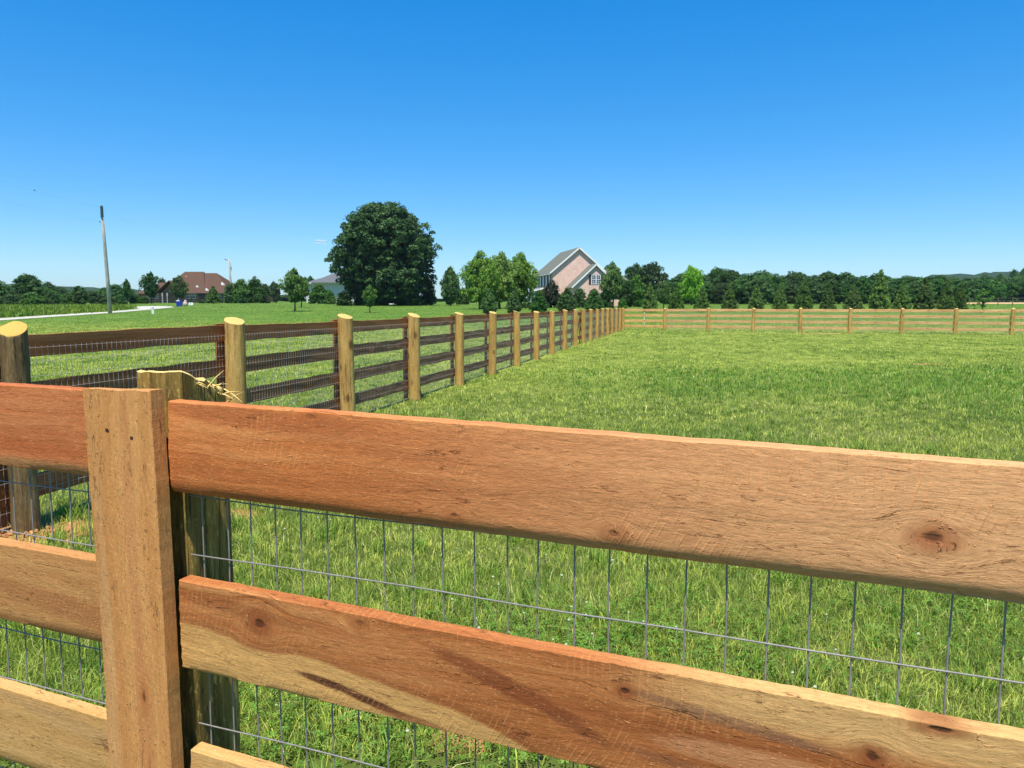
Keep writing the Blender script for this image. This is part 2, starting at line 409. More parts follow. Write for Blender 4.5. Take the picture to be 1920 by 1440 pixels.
#MATERIALS
gw = NT('galvanised_wire_lit'); _tc = gw.n('TexCoord').outputs['Object']
gw.bsdf(gw.mix(gw.noise(_tc, 60, 3), (.40, .37, .34), (.62, .58, .53)), .5, .4, metal=.0)  # lighter copy: sunlight on the left fence's wire put into the colour
M_WIRE = gw.m
gw = NT('galvanised_wire_shaded'); _tc = gw.n('TexCoord').outputs['Object']
gw.bsdf(gw.mix(gw.noise(_tc, 60, 3), (.12, .11, .10), (.32, .30, .275)), .45, .35, metal=.0)  # darker copy of the same wire, rail shade put into the colour
M_WIREN = gw.m
D, Mi, Li = (.26, .082, .026), (.46, .165, .056), (.62, .27, .11)
M_WOOD = wood('cedar_board_shaded', (.19, .062, .018), (.34, .125, .040), (.50, .225, .085), shared=True, saw=.3)  # same cedar as the far rails, left fence's shade darkened into the colour
M_WOODF = wood('cedar_board_lit', (.42, .19, .06), (.66, .37, .13), (.85, .60, .26), shared=True, saw=.3, knots=((.4, .05, .03, .018, .8), (1.3, .1, .035, .02, .8), (2.0, .04, .03, .02, .7)))  # lighter copy of that cedar, sunlight on the far rails painted in
M_POST = post_mat('treated_pine', (.26, .14, .038), (.46, .27, .075), (.60, .41, .13), (.64, .45, .14))
M_POSTN = post_mat('green_treated_pine', (.10, .058, .014), (.33, .215, .048), (.68, .48, .125), (.80, .58, .20), seed=3, shared=False)

def fence_frame(name, org, ang, label): return empty(name, org, ang, label, 'fence')

# ================================================================= FRONT FENCE
e = np.array([.93092, -.36523]); A_F = math.atan2(e[1], e[0])
W0 = (-.52914, 1.24326)
ff = fence_frame('board_fence', (W0[0], W0[1], 0), A_F, 'close-up rough cedar board fence with a flat upright plank and welded wire across the foreground')
NEAR = dict(dx=.006, nz=26, rough=.0009, warp=.0018)
m_r1 = wood('red_cedar_top_rail', (.33, .088, .022), (.54, .165, .043), (.70, .275, .085), seed=1.0,
    knots=((1.125, .066, .019, .012, .9), (.758, .024, .012, .009, .5), (.527, .022, .010, .006, .5), (.285, .147, .02, .007, .35)),
    grad=(.35, 1.3, (.77, .41, .18), .9), cracks=((.86, .060, .93, .055, .0006, .007), (1.02, .142, 1.10, .139, .0006, .006)),
    streaks=((.22, .135, .26, .022, -.03, .55, (.36, .10, .03)), (.55, .10, .2, .02, -.02, .2, (.40, .13, .045)), (1.0, .004, .9, .008, 0, .6, (.42, .27, .12)), (.35, .006, .3, .006, 0, .5, (.33, .15, .06))))
me = board_mesh('rail', 2.42, .1555, .028, m_r1, seed=3, cup=.010, wane=.006, **NEAR)
tag(link('rail', me, ff, (-.036, -.002, 1.2375), (0, rad(.70), 0)), 'reddish brown top board with a dark knot near its right end')
m_r2 = wood('two_tone_rail', (.25, .070, .018), (.43, .145, .040), (.60, .26, .085), seed=2.0,
    curve=dict(L=2.42, pts=((0, .082), (.10, .074), (.17, .060), (.25, .068), (.33, .060), (.44, .046), (.52, .036), (.62, .008), (.75, -.035), (2.42, -.04))),
    sap=(.68, .375, .12), tip=(.70, .95, .085, .125, (.70, .41, .15)),
    knots=((.168, .108, .017, .014, .9), (.77, .120, .010, .007, .85), (1.135, .150, .022, .006, 1.0), (1.068, .100, .013, .011, .95), (.36, .142, .012, .008, .4)),
    streaks=((.295, .034, .06, .008, -.12, .95, (.10, .035, .015)), (.375, .020, .08, .0085, -.17, .97, (.075, .026, .012)), (.45, .006, .08, .009, -.1, .75, (.26, .085, .03)),
             (.12, .125, .16, .014, -.05, .5, (.24, .075, .022)), (.60, .092, .15, .016, -.28, .75, (.20, .05, .016)), (.70, .055, .06, .010, -.3, .6, (.18, .05, .018)), (.90, .108, .15, .009, -.10, .7, (.20, .10, .055)),
             (.93, .062, .14, .018, -.02, .3, (.72, .40, .20)), (.88, .03, .12, .010, -.1, .6, (.26, .10, .045)), (.98, .012, .1, .014, -.1, .5, (.24, .085, .04))),
    cracks=((.77, .112, 1.0, .090, .0007, .014), (.97, .094, 1.35, .070, .0006, .014), (.86, .104, .92, .100, .0005, .006)))
me = board_mesh('rail', 2.42, .156, .028, m_r2, seed=8, cup=.004, wane=.001, **NEAR)
tag(link('rail', me, ff, (-.030, -.002, .9305), (0, rad(.75), 0)), 'two-tone board, dark heartwood above a wavy yellow sapwood band')
m_r3 = wood('yellow_rail', (.44, .22, .07), (.60, .33, .11), (.70, .43, .17), seed=4.0, saw=.5, streaks=((.3, .03, .5, .03, .02, .5, (.42, .17, .06)),))
for k, z in enumerate((.626, .318)):
    link('rail', board_mesh('rail', 2.42, .156, .028, m_r3, seed=15+k, cup=.003, **NEAR), ff, (-.022+.006*k, -.002, z), (0, rad(.7), 0))
m_l1 = wood('red_left_rail', (.30, .075, .022), (.48, .135, .038), (.60, .22, .075), seed=5.0, cracks=((2.18, .06, 2.21, .02, .0008, .004),), streaks=((2.3, .01, .7, .012, 0, .6, (.50, .28, .11)),))
m_l2 = wood('tan_left_rail', (.34, .135, .04), (.48, .215, .068), (.60, .32, .11), seed=6.0, saw=.5, streaks=((2.25, .045, .35, .028, -.12, .7, (.40, .15, .05)),), cracks=((1.95, .135, 2.2, .128, .0006, .01),))
m_l3 = wood('sandy_left_rail', (.42, .21, .065), (.56, .31, .10), (.66, .40, .15), seed=7.0, saw=.3, streaks=((2.2, .12, .3, .02, -.1, .5, (.44, .25, .11)),))
for (m, z, sd, tl) in ((m_l1, 1.2475, 21, .35), (m_l2, .939, 22, .5), (m_l3, .640, 23, 1.2), (m_l2, .335, 24, .6)):
    link('rail', board_mesh('rail', 2.36, .1555, .028, m, seed=sd, cup=.006, wane=.004, **NEAR), ff, (-2.46, -.002, z+2.3*math.sin(rad(tl))), (0, rad(tl), 0))
m_pl = wood('tan_plank', (.46, .185, .052), (.60, .265, .080), (.70, .345, .115), seed=9.0, saw=.25, fuzz=1.5,
    knots=((.862, .052, .022, .006, .85),), holes=((1.322, .098, .0045), (1.312, .044, .004)),
    streaks=((.80, .055, .22, .020, 0, .55, (.52, .20, .07)), (1.15, .058, .35, .016, 0, .45, (.54, .215, .08)), (.66, .048, .13, .004, 0, .7, (.36, .12, .045)), (.7, .130, .7, .018, 0, .3, (.60, .40, .19))))
me = board_mesh('upright_plank', 1.392, .148, .030, m_pl, seed=31, cup=.002, dx=.006, nz=26, rough=.0005)
link('upright_plank', me, ff, (-.0235, -.0305, .02), (0, rad(-90.7), 0))
def ptop(X, Y):
    return -(Y+.052)*.40*(Y > -.052) + vn2(X*60, Y*60, 5)*.005 + np.where((Y > .0), vn2(X*200, Y*200, 6)*.014, 0)
me = post_mesh('post', .054, 1.436, M_POSTN, seed=41, segs=112, rings=160, top=ptop, lump=.003, sq=9, ry=.058)
tag(link('post', me, ff, (-.0955, .0625, 0)), 'squared greenish post with a sloping splintered top behind the plank')
mb = MB()
rs = random.Random(5)
for k in range(16):
    y0 = rs.uniform(.03, .118); x0 = -.0405+rs.uniform(-.012, .002); zt = 1.436-(y0-.0105)*.40
    dvec = Vector((rs.uniform(-.2, 1), rs.uniform(-.4, .5), rs.uniform(-.9, .5))).normalized()*rs.uniform(.008, .026)
    p0 = Vector((x0, y0, zt-rs.uniform(.0, .010)))
    mb.tube([p0, p0+dvec*.5+Vector((0, 0, .001)), p0+dvec], [.0013, .0009, .0002], 4)
for (y0, z, dx, dz, dy) in ((.10, 1.388, .055, .010, -.01), (.11, 1.398, .045, -.022, -.005), (.105, 1.368, .055, -.024, .0), (.07, 1.405, .02, .03, .02), (.095, 1.392, .035, -.010, 0), (.115, 1.372, .04, .022, .0)):
    p0 = Vector((-.042, y0, z)); p1 = p0+Vector((dx, dy, dz)); mb.tube([p0, (p0+p1)/2+Vector((0, 0, .002)), p1], [.0016, .0012, .0003], 4)
mb.build('splinters', M_POSTN[1], ff)
g = NT('loose'); 
wm = wire_mesh_data('wire_mesh', 2.44, .01, 1.327, M_WIREN, x0=-.0, seed=3, n=8, r=.00125, bend=.0035)
link('wire_mesh', wm, ff)
wm = wire_mesh_data('wire_mesh', 2.24, .02, 1.327, M_WIREN, x0=-2.35, seed=4, n=8, r=.00125, bend=.0035)
link('wire_mesh', wm, ff, (0, 0, -.012))
# next post to the left and right, outside the picture
for ux in (-2.56, 2.36):
    link('post', post_mesh('post', .098, 1.42, M_POSTN, seed=43), ff, (ux, .104, 0))
    link('upright_plank', board_mesh('upright_plank', 1.39, .148, .03, m_pl, seed=32), ff, (ux+.09, -.0305, .02), (0, rad(-90), 0))

# ================================================================= LEFT + FAR FENCE
post_v = [post_mesh('post', .088, 1.39, M_POST, seed=50+k, slope=sl, segs=24, rings=36) for k, sl in enumerate(((-.01, .05, 0), (-.02, .045, 0), (0, .06, 0), (-.02, .035, 0), (.01, .05, 0)))]
post_n = [post_mesh('post', .098, 1.405, M_POST, seed=60+k, slope=(-.045+.015*k, .06, 0), segs=40, rings=80) for k in range(2)]
M_POST0 = post_mat('weathered_corner_post', (.06, .040, .018), (.155, .10, .042), (.28, .20, .085), (.62, .38, .09), shared=False, seed=9)
post_0 = post_mesh('post', .083, 1.415, M_POST0, seed=70, slope=(-.085, .05, 0), segs=48, rings=90)
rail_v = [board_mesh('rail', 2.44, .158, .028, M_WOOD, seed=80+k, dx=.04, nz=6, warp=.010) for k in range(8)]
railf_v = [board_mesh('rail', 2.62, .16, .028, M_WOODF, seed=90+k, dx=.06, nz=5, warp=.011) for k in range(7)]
bat_v = [board_mesh('batten', 1.34, .145, .028, M_WOOD, seed=100+k, dx=.05, nz=5) for k in range(4)]
wire_v = [wire_mesh_data('wire_mesh', 2.44, .02, 1.253, M_WIRE, seed=110+k, n=3, r=.0017) for k in range(3)]
def run_fence(fr, stations, posts, rails, zs, railL, wire=True, batten=True, rseed=0, skip=(), wscale=1.0):
    rr = random.Random(rseed)
    for i, s in enumerate(stations):
        pm = posts(i)
        link('post', pm, fr, (s, 0, rr.uniform(-.02, .01)), (rr.uniform(-.012, .012), rr.uniform(-.012, .012), 0 if i < 4 else rr.uniform(-.3, .3)))
        if batten: link('batten', bat_v[i % 4], fr, (s+.072, .165, .03), (0, rad(-90), 0))
        if i+1 < len(stations) and i not in skip:
            L = stations[i+1]-s
            for j, z in enumerate(zs):
                link('rail', rails[(i*3+j*5+rr.randrange(2)) % len(rails)], fr, (s, .13, z+rr.uniform(-.006, .006)), (0, rr.uniform(-.0035, .0035), 0), (L/railL-.001, 1, 1))
            if wire: link('wire_mesh', wire_v[i % 3], fr, (s+.01, .097, 0), (0, 0, 0), ((L-.01)/2.44*wscale, 1, 1))
dL = np.array([.238037, .971256]); A_L = math.atan2(dL[1], dL[0]); P1 = np.array([-2.752, 7.48])
ZS = (1.19, .86, .52, .185)
st = [-4.84, -2.42] + [i*2.42 for i in range(1, 11)]
st = [-4.9, -2.53, -.06] + [i*2.42 for i in range(1, 10)]
gate0 = st[-1]; gate1 = gate0+2.1
st += [gate1 + i*2.15 for i in range(9)]
lf = fence_frame('board_fence', (P1[0], P1[1], 0), A_L, 'long board fence of round yellow posts running away on the left to the far corner')
gi = st.index(gate0)
run_fence(lf, st, lambda i: post_0 if i == 1 else (post_n[i % 2] if i < 5 else post_v[i % 5]), rail_v, ZS, 2.44, rseed=1, skip=(gi,))
corner = P1 + dL*st[-1]
e2 = np.array([.9309, -.3652])
ft = fence_frame('board_fence', (corner[0], corner[1], 0), math.atan2(e2[1], e2[0]), 'sunlit board fence crossing the far end of the lawn on the right')
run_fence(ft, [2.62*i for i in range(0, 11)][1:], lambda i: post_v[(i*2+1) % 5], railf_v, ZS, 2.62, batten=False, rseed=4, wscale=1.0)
rr = random.Random(8)
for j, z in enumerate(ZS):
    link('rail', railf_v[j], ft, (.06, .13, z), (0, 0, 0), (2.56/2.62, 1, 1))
# taller corner post
# gate
gt = empty('gate', (P1[0]+dL[0]*gate0, P1[1]+dL[1]*gate0, 0), A_L, 'reddish wooden gate with slanted braces set in the long left fence', 'gate')
m_gate = wood('gate_board', (.22, .06, .035), (.34, .11, .06), (.48, .22, .12), shared=True, saw=.2)
for nm, x0, z0, L, h, ry in (('gate_rail', .12, 1.16, 1.86, .13, 0), ('gate_rail', .12, .22, 1.86, .13, 0), ('gate_stile', .25, .2, 1.1, .13, -90), ('gate_stile', 1.99, .2, 1.1, .13, -90),
                             ('gate_stile', 1.12, .2, 1.1, .13, -90), ('gate_brace', .25, .30, 1.28, .11, -50), ('gate_brace', 1.12, .30, 1.28, .11, -50)):
    link(nm, board_mesh(nm, L, h, .028, m_gate, seed=int(x0*40+z0*9)), gt, (x0, .10+(.03 if nm != 'gate_rail' else 0), z0), (0, rad(ry), 0))

# ================================================================= GRASS + GROUND
def dirt_amt(x, y):
    d1 = np.hypot((x+3.33)/.40, (y-4.98)/.30); d2 = np.hypot((x-11.0)/.8, (y-19.8)/.25)+.4; d3 = np.hypot((x+.55)/.16, (y-1.5)/.13)
    d4 = np.hypot((x+.18)/.10, (y-2.52)/.07); d5 = np.hypot((x-17.5)/2.2, (y-41.5)/.4); d6 = np.hypot((x+2.3)/.5, (y-5.4)/.25)
    m = np.minimum.reduce([d1, d2, d3, d4, d5+.2, d6+.35]) + vn2(x*9, y*9, 77)*.7
    return np.clip(1.25-m, 0, 1)
def dry_amt(x, y):
    """0 lush green .. 1 dry yellow-green"""
    v = .60 + vn2(x*.35, y*.35, 1)*.6 + vn2(x*1.3+5, y*1.3, 2)*.5 + vn2(x*4, y*4, 3)*.3
    v = v - .75*np.exp(-(((x-7.2)/5.2)**2 + ((y-14.6)/3.6)**2)) - .25*np.exp(-(((x-12)/6)**2 + ((y-17)/3)**2))
    v = v + .30*np.exp(-(((y-26)/13)**2)) * (x > -2) + .1*(y > 30) + .15*np.exp(-(((x+.5)/2.4)**2+((y-10.5)/4)**2))
    return np.clip(v, 0, 1)
def grass_mat(name, lush, dry, straw, trans=.35):
    g = NT(name); at_ = g.n('Attribute', {'attribute_name': 'tint'})
    r, gg, b = g.n('SeparateColor', {}, Color=at_.outputs['Color']).outputs
    col = g.mix(r, lush, dry)
    col = g.mix(g.sstep(gg, .92, .97), col, straw)
    col = g.mix(g.lin(b, 0, 1, 0, .85), col, tuple(v*.35 for v in lush))
    nd = g.n('BsdfPrincipled', {}, Base_Color=col, Roughness=.55); nd.inputs['Specular IOR Level'].default_value = .25
    tr = g.n('BsdfTranslucent', {}, Color=g.mix(.35, col, (.5, .6, .08)))
    mx = g.n('MixShader', {}, i0=trans, i1=nd.outputs[0], i2=tr.outputs[0])
    g.t.links.new(mx.outputs[0], g.out.inputs[0]); return g.m
M_GRASS = grass_mat('grass_blade', (.13, .31, .030), (.62, .66, .12), (.86, .74, .34))

def blades(x, y, L, w, lean, name, mat, tint):
    n = len(x); z = ground(x, y)
    a = RNG.uniform(0, 2*np.pi, n); b = a + RNG.normal(np.pi/2, .5, n)
    dx, dy = np.cos(a)*w/2, np.sin(a)*w/2
    lx, ly = np.cos(b)*L*lean, np.sin(b)*L*lean
    V = np.empty((n, 5, 3), np.float32)
    V[:, 0] = np.stack([x-dx, y-dy, z-.005], -1); V[:, 1] = np.stack([x+dx, y+dy, z-.005], -1)
    hz = L*np.sqrt(np.clip(1-lean**2*.8, .1, 1))
    V[:, 2] = np.stack([x-dx*.85+lx*.35, y-dy*.85+ly*.35, z+hz*.6], -1); V[:, 3] = np.stack([x+dx*.85+lx*.35, y+dy*.85+ly*.35, z+hz*.6], -1)
    V[:, 4] = np.stack([x+lx, y+ly, z+hz], -1)
    k = np.arange(n)[:, None]*5
    Q = k+np.array([[0, 1, 3, 2]]); T = k+np.array([[2, 3, 4]])
    me = np_mesh(name, V.reshape(-1, 3), [Q, T], mat, smooth=False, fattr=np.concatenate([tint, tint]))
    return me
def scatter(y0, y1, dens, Lm, wm, xl=None, xr=None, keep=None):
    xm = lambda y: .80*y+1.0
    A = 0.5*(xm(y0)+xm(y1))*2*(y1-y0); n = int(A*dens)
    y = RNG.uniform(y0, y1, n); x = RNG.uniform(-1, 1, n)*xm(y)
    if keep is not None: m = keep(x, y); x, y = x[m], y[m]
    # clumping: move blades towards tuft centres
    cs = max(.05, .02*y0); x = x + vn2(x/cs, y/cs, 31)*cs*.9; y = y + vn2(x/cs, y/cs, 32)*cs*.9
    d = dirt_amt(x, y); m = RNG.uniform(0, 1, len(x)) > d*.93; x, y = x[m], y[m]
    n = len(x)
    lush = 1-dry_amt(x, y)
    L = Lm*RNG.lognormal(0, .32, n)*(.75+.7*lush + .35*vn2(x*2.2, y*2.2, 8))
    w = wm*RNG.uniform(.7, 1.35, n)
    lean = np.clip(RNG.beta(1.6, 1.5, n)*1.25, .05, 1.0)
    t = np.stack([np.clip(dry_amt(x, y)+RNG.normal(0, .17, n), 0, 1), RNG.uniform(0, 1, n), RNG.uniform(0, 1, n), np.ones(n)], -1)
    return x, y, L, w, lean, t
parts = [scatter(.6, 2.4, 900, .065, .0042), scatter(2.4, 4.2, 6400, .060, .0033), scatter(4.2, 6.5, 3600, .055, .0042), scatter(6.5, 10, 1650, .050, .0060), scatter(10, 16, 640, .047, .0095),
         scatter(16, 26, 270, .045, .0145), scatter(26, 40, 115, .045, .022), scatter(40, 62, 45, .048, .036)]
X, Y, L, W, LE, T = [np.concatenate([p[k] for p in parts]) for k in range(6)]
cn = np.where(Y < 9, vn2(X/.035, Y/.035, 61), np.where(Y < 20, vn2(X/.09, Y/.14, 62), vn2(X/.22, Y/.45, 63))); T[:, 0] = np.clip(T[:, 0]+cn*.8, 0, 1); T[:, 2] = np.clip(T[:, 2]*.7-cn*1.1+.08, 0, 1)
o = link('lawn_grass', blades(X, Y, L, W, LE, 'lawn_grass', M_GRASS, T)); tag(o, 'mown green lawn grass with yellow and lush patches in the paddock', 'grass', kind='stuff')
# longer tussocks near
n = 9000
tx = RNG.uniform(-4.5, 4.5, 260); ty = RNG.uniform(2.2, 8, 260); k = RNG.integers(0, 260, n)
x = tx[k]+RNG.normal(0, .03, n); y = ty[k]+RNG.normal(0, .03, n)
t = np.stack([np.clip(RNG.normal(.28, .2, n), 0, 1), RNG.uniform(0, .9, n), RNG.uniform(0, 1, n)*.5, np.ones(n)], -1)
o = link('tall_grass', blades(x, y, RNG.uniform(.08, .16, n), RNG.uniform(.0045, .007, n), RNG.uniform(.2, .9, n), 'tall_grass', M_GRASS, t)); tag(o, 'longer lush grass tufts close behind the foreground fence', 'grass', kind='stuff')
# clover leaves and flower heads
def clover(n, cx, cy, sx, sy):
    x = RNG.normal(cx, sx, n); y = RNG.normal(cy, sy, n); m = (y > 1.8); return x[m], y[m]
cl = [clover(3200, -.1, 2.9, .45, .35), clover(1500, .7, 3.3, .5, .3), clover(1800, 2.6, 3.6, .5, .4), clover(900, -1.2, 2.6, .4, .3), clover(1200, 1.4, 5.2, .8, .5)]
x = np.concatenate([c[0] for c in cl]); y = np.concatenate([c[1] for c in cl]); n = len(x)
V = []; 
h = RNG.uniform(.03, .075, n); a0 = RNG.uniform(0, 6.28, n); tl = RNG.normal(0, .25, (n, 2)); r = RNG.uniform(.007, .012, n)
VV = np.empty((n, 3, 4, 3), np.float32)
for j in range(3):
    a = a0 + j*2.094
    for kk, (rr_, da) in enumerate(((0.05, 0), (.75, -.55), (1.15, 0), (.75, .55))):
        ox = np.cos(a+da)*r*rr_*1.3; oy = np.sin(a+da)*r*rr_*1.3
        VV[:, j, kk] = np.stack([x+ox, y+oy, h+ox*tl[:, 0]+oy*tl[:, 1]+(.002 if kk in (1, 3) else 0)], -1)
Q = np.arange(n*3*4).reshape(-1, 4)
t = np.repeat(np.stack([RNG.uniform(0, .25, n), RNG.uniform(0, .8, n), RNG.uniform(0, 1, n), np.ones(n)], -1), 3, 0)
o = link('clover_leaves', np_mesh('clover_leaves', VV.reshape(-1, 3), [Q], M_GRASS, fattr=t)); tag(o, 'low clover leaves in the grass behind the front fence', 'clover', kind='stuff')
mb = MB(); rr = random.Random(3)
for k in range(90):
    if k < 60: cx, cy = rr.gauss(.3, .8), rr.gauss(3.0, .5)
    else: cx, cy = rr.uniform(-2, 4), rr.uniform(2.6, 7)
    if cy < 2: continue
    hz = rr.uniform(.05, .085); R = rr.uniform(.005, .008)
    for q in range(7):
        a = q*.9; rz = R*(1 - .12*(q % 3)); ox, oy = math.cos(a)*R*.6, math.sin(a)*R*.6
        mb.tube([(cx+ox*.2, cy+oy*.2, hz-R*.5), (cx+ox, cy+oy, hz+R*.2), (cx+ox*.6, cy+oy*.6, hz+R)], [R*.3, R*.45, R*.12], 4)
    mb.tube([(cx, cy, 0), (cx+.003, cy, hz)], .0009, 3)
g = flat('clover_flower', (.50, .52, .38), .8)
o = mb.build('clover_flowers', g); tag(o, 'small white clover flower heads scattered in the near grass', 'flowers', kind='stuff')

# ground sheet
def grid(xs, ys, name, mat, dz=0):
    Xg, Yg = np.meshgrid(xs, ys, indexing='ij'); Z = ground(Xg, Yg)+dz
    V = np.stack([Xg, Yg, Z], -1).reshape(-1, 3); ny = len(ys)
    i = np.arange(len(xs)-1)[:, None]; j = np.arange(ny-1)[None, :]
    Q = np.stack([i*ny+j, (i+1)*ny+j, (i+1)*ny+j+1, i*ny+j+1], -1).reshape(-1, 4)
    return np_mesh(name, V, [Q], mat, smooth=True)
g = NT('lawn_soil'); geo = g.n('NewGeometry').outputs['Position']
x_, y_, z_ = g.xyz(geo)
n1 = g.noise(geo, .35, 5, .6); n2 = g.noise(geo, 2.3, 6, .7); n3 = g.noise(g.vmul(geo, (9, 6, 9)), 1, 6, .85)
f = g.math('ADD', g.math('MULTIPLY', n1, .45), g.math('ADD', g.math('MULTIPLY', n2, .2), g.math('MULTIPLY', n3, .35)))
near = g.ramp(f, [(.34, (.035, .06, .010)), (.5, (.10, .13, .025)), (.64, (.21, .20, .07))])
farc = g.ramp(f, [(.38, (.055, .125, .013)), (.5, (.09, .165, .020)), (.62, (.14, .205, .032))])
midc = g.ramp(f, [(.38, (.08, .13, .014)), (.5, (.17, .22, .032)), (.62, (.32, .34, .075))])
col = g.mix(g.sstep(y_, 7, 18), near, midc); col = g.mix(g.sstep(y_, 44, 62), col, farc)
dm = 0.0
for (dx_, dy_, rx_, ry_) in ((-3.33, 4.98, .42, .32), (11.0, 19.8, .5, .18), (-.55, 1.5, .17, .14), (-.18, 2.52, .11, .08), (-2.3, 5.4, .4, .2), (17.5, 41.5, 2.2, .4)):
    a = g.math('DIVIDE', g.math('SUBTRACT', x_, dx_), rx_); b = g.math('DIVIDE', g.math('SUBTRACT', y_, dy_), ry_)
    d = g.math('ADD', g.math('SQRT', g.math('ADD', g.math('MULTIPLY', a, a), g.math('MULTIPLY', b, b))), g.math('MULTIPLY', g.math('SUBTRACT', n2, .5), 1.2))
    dm = g.math('MAXIMUM', dm, g.sstep(d, 1.25, .75))
col = g.mix(dm, col, g.mix(n3, (.30, .13, .045), (.55, .29, .12)))
# ploughed clay strip far to the right, behind the pasture
fld = g.math('MULTIPLY', g.math('MULTIPLY', g.sstep(y_, 148, 151), g.sstep(y_, 188, 184)), g.sstep(g.math('ADD', x_, g.math('MULTIPLY', n1, 4)), 84, 90))
col = g.mix(fld, col, g.mix(n2, (.50, .24, .12), (.62, .42, .22)))
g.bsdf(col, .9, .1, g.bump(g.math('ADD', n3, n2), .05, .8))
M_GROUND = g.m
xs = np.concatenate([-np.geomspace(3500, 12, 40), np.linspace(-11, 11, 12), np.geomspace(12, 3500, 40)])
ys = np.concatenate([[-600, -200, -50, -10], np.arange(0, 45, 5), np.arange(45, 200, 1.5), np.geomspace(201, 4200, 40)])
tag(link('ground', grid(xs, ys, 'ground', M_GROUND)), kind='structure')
# clods of clay by the corner post
mb = MB(); rr = random.Random(9)
for k in range(150):
    cx, cy = (-3.33+rr.gauss(0, .22), 4.93+rr.gauss(0, .13)) if k < 110 else (-2.4+rr.gauss(0, .2), 5.35+rr.gauss(0, .08))
    r = rr.uniform(.006, .024)
    pts = [Vector((rr.uniform(-1, 1), rr.uniform(-1, 1), rr.uniform(-.5, .8)))*r for _ in range(3)]
    mb.tube([Vector((cx, cy, r*.2))+pts[0], Vector((cx, cy, r*.5))+pts[1]*.3, Vector((cx, cy, r*.3))+pts[2]], [r*.5, r, r*.4], 5)
o = mb.build('clay_clods', flat('orange_clay', (.46, .22, .09), .95, .05, .35, 60)); tag(o, 'crumbled orange clay around the foot of the weathered corner post', 'clay', kind='stuff')

# far lawn tufts: sparse larger blades give the distant lawn its texture
def keepL(x, y): return (y > 50)
p_ = [scatter(62, 90, 7.5, .045, .07), scatter(90, 140, 2.5, .05, .10)]
X, Y, L, W, LE, T = [np.concatenate([p[k] for p in p_]) for k in range(6)]
T[:, 0] = np.clip(T[:, 0]*.5+.1, 0, 1)
o = link('far_lawn_grass', blades(X, Y, L, W, LE, 'far_lawn_grass', M_GRASS, T)); tag(o, 'smooth distant lawn grass rising towards the houses', 'grass', kind='stuff')

# gravel road
def strip(name, near_px, far_px, mat, dz=.03, nsub=10):
    def dens(pts):
        out = []
        for (a, b), (c, d) in zip(pts[:-1], pts[1:]):
            for k in range(nsub): out.append((a+(c-a)*k/nsub, b+(d-b)*k/nsub))
        return out+[pts[-1]]
    A = [hitg(*p) for p in dens(near_px)]; B = [hitg(*p) for p in dens(far_px)]
    V = []; Fc = []
    for a, b in zip(A, B):
        for k in range(5):
            q = a+(b-a)*k/4; q[2] = float(ground(q[0], q[1]))+dz; V.append(q)
    for i in range(len(A)-1):
        for k in range(4): Fc.append((i*5+k, i*5+k+1, (i+1)*5+k+1, (i+1)*5+k))
    return link(name, np_mesh(name, V, [np.array(Fc)], mat, smooth=True))
g = NT('gravel'); geo = g.n('NewGeometry').outputs['Position']; nn = g.noise(geo, 1.4, 6, .75)
g.bsdf(g.mix(g.lin(nn, .3, .7), (.34, .32, .26), (.54, .52, .44)), .95, .1, g.bump(nn, .05, .6)); M_GRAVEL = g.m
tag(strip('road', [(-240, 619), (0, 601.5), (100, 594.5), (200, 588), (283, 581), (326, 576.6)], [(-240, 614), (0, 597.5), (100, 591), (200, 585), (262, 580), (322, 575.6)], M_GRAVEL), kind='structure')
tag(strip('driveway_loop', [(262, 580), (283, 581.2), (305, 578.8), (326, 577)], [(244, 575.8), (270, 574.6), (300, 574.4), (322, 575.2)], M_GRAVEL, dz=.045), kind='structure')
# meadow behind the road
n = 26000
y = RNG.uniform(64, 112, n); x = RNG.uniform(-1.05, -.30, n)*y
rl = np.interp(960+F*x/y, [-300, 0, 100, 200, 262], [61.5, 64.5, 69, 77, 95.])
m = (y > rl+1.5) & (960+F*x/y < 262 - (y-90)*.1); x, y = x[m], y[m]; n = len(x)
t = np.stack([np.clip(RNG.normal(.55, .25, n)+vn2(x*.2, y*.2, 4)*.7, 0, 1), RNG.uniform(0, .95, n), RNG.uniform(0, 1, n), np.ones(n)], -1)
M_MEADOW = grass_mat('meadow_weeds', (.10, .22, .02), (.27, .36, .03), (.5, .5, .12))
o = link('meadow', blades(x, y, RNG.uniform(.25, .6, n), RNG.uniform(.08, .16, n), RNG.uniform(.1, .8, n), 'meadow', M_MEADOW, t)); tag(o, 'rough yellow-green meadow beyond the pale gravel road', 'meadow', kind='stuff')

# ================================================================= TREES
def leaf_mat(name, a, b, c, trans=.25):
    g = NT(name); at_ = g.n('Attribute', {'attribute_name': 'tint'})
    r, gg, bb = g.n('SeparateColor', {}, Color=at_.outputs['Color']).outputs
    oi = g.n('ObjectInfo').outputs['Random']
    col = g.ramp(g.math('ADD', g.math('MULTIPLY', r, .55), g.math('MULTIPLY', gg, .45)), [(.15, a), (.5, b), (.85, c)])
    hs = g.n('HueSaturation', {}, Hue=g.lin(oi, 0, 1, .485, .512), Saturation=g.lin(oi, 0, 1, .9, 1.08), Value=g.lin(g.math('FRACT', g.math('MULTIPLY', oi, 7.31)), 0, 1, .75, 1.35), Color=col)
    col = hs.outputs[0]
    nd = g.n('BsdfPrincipled', {}, Base_Color=col, Roughness=.6); nd.inputs['Specular IOR Level'].default_value = .2
    tr = g.n('BsdfTranslucent', {}, Color=col)
    mx = g.n('MixShader', {}, i0=trans, i1=nd.outputs[0], i2=tr.outputs[0])
    g.t.links.new(mx.outputs[0], g.out.inputs[0]); return g.m
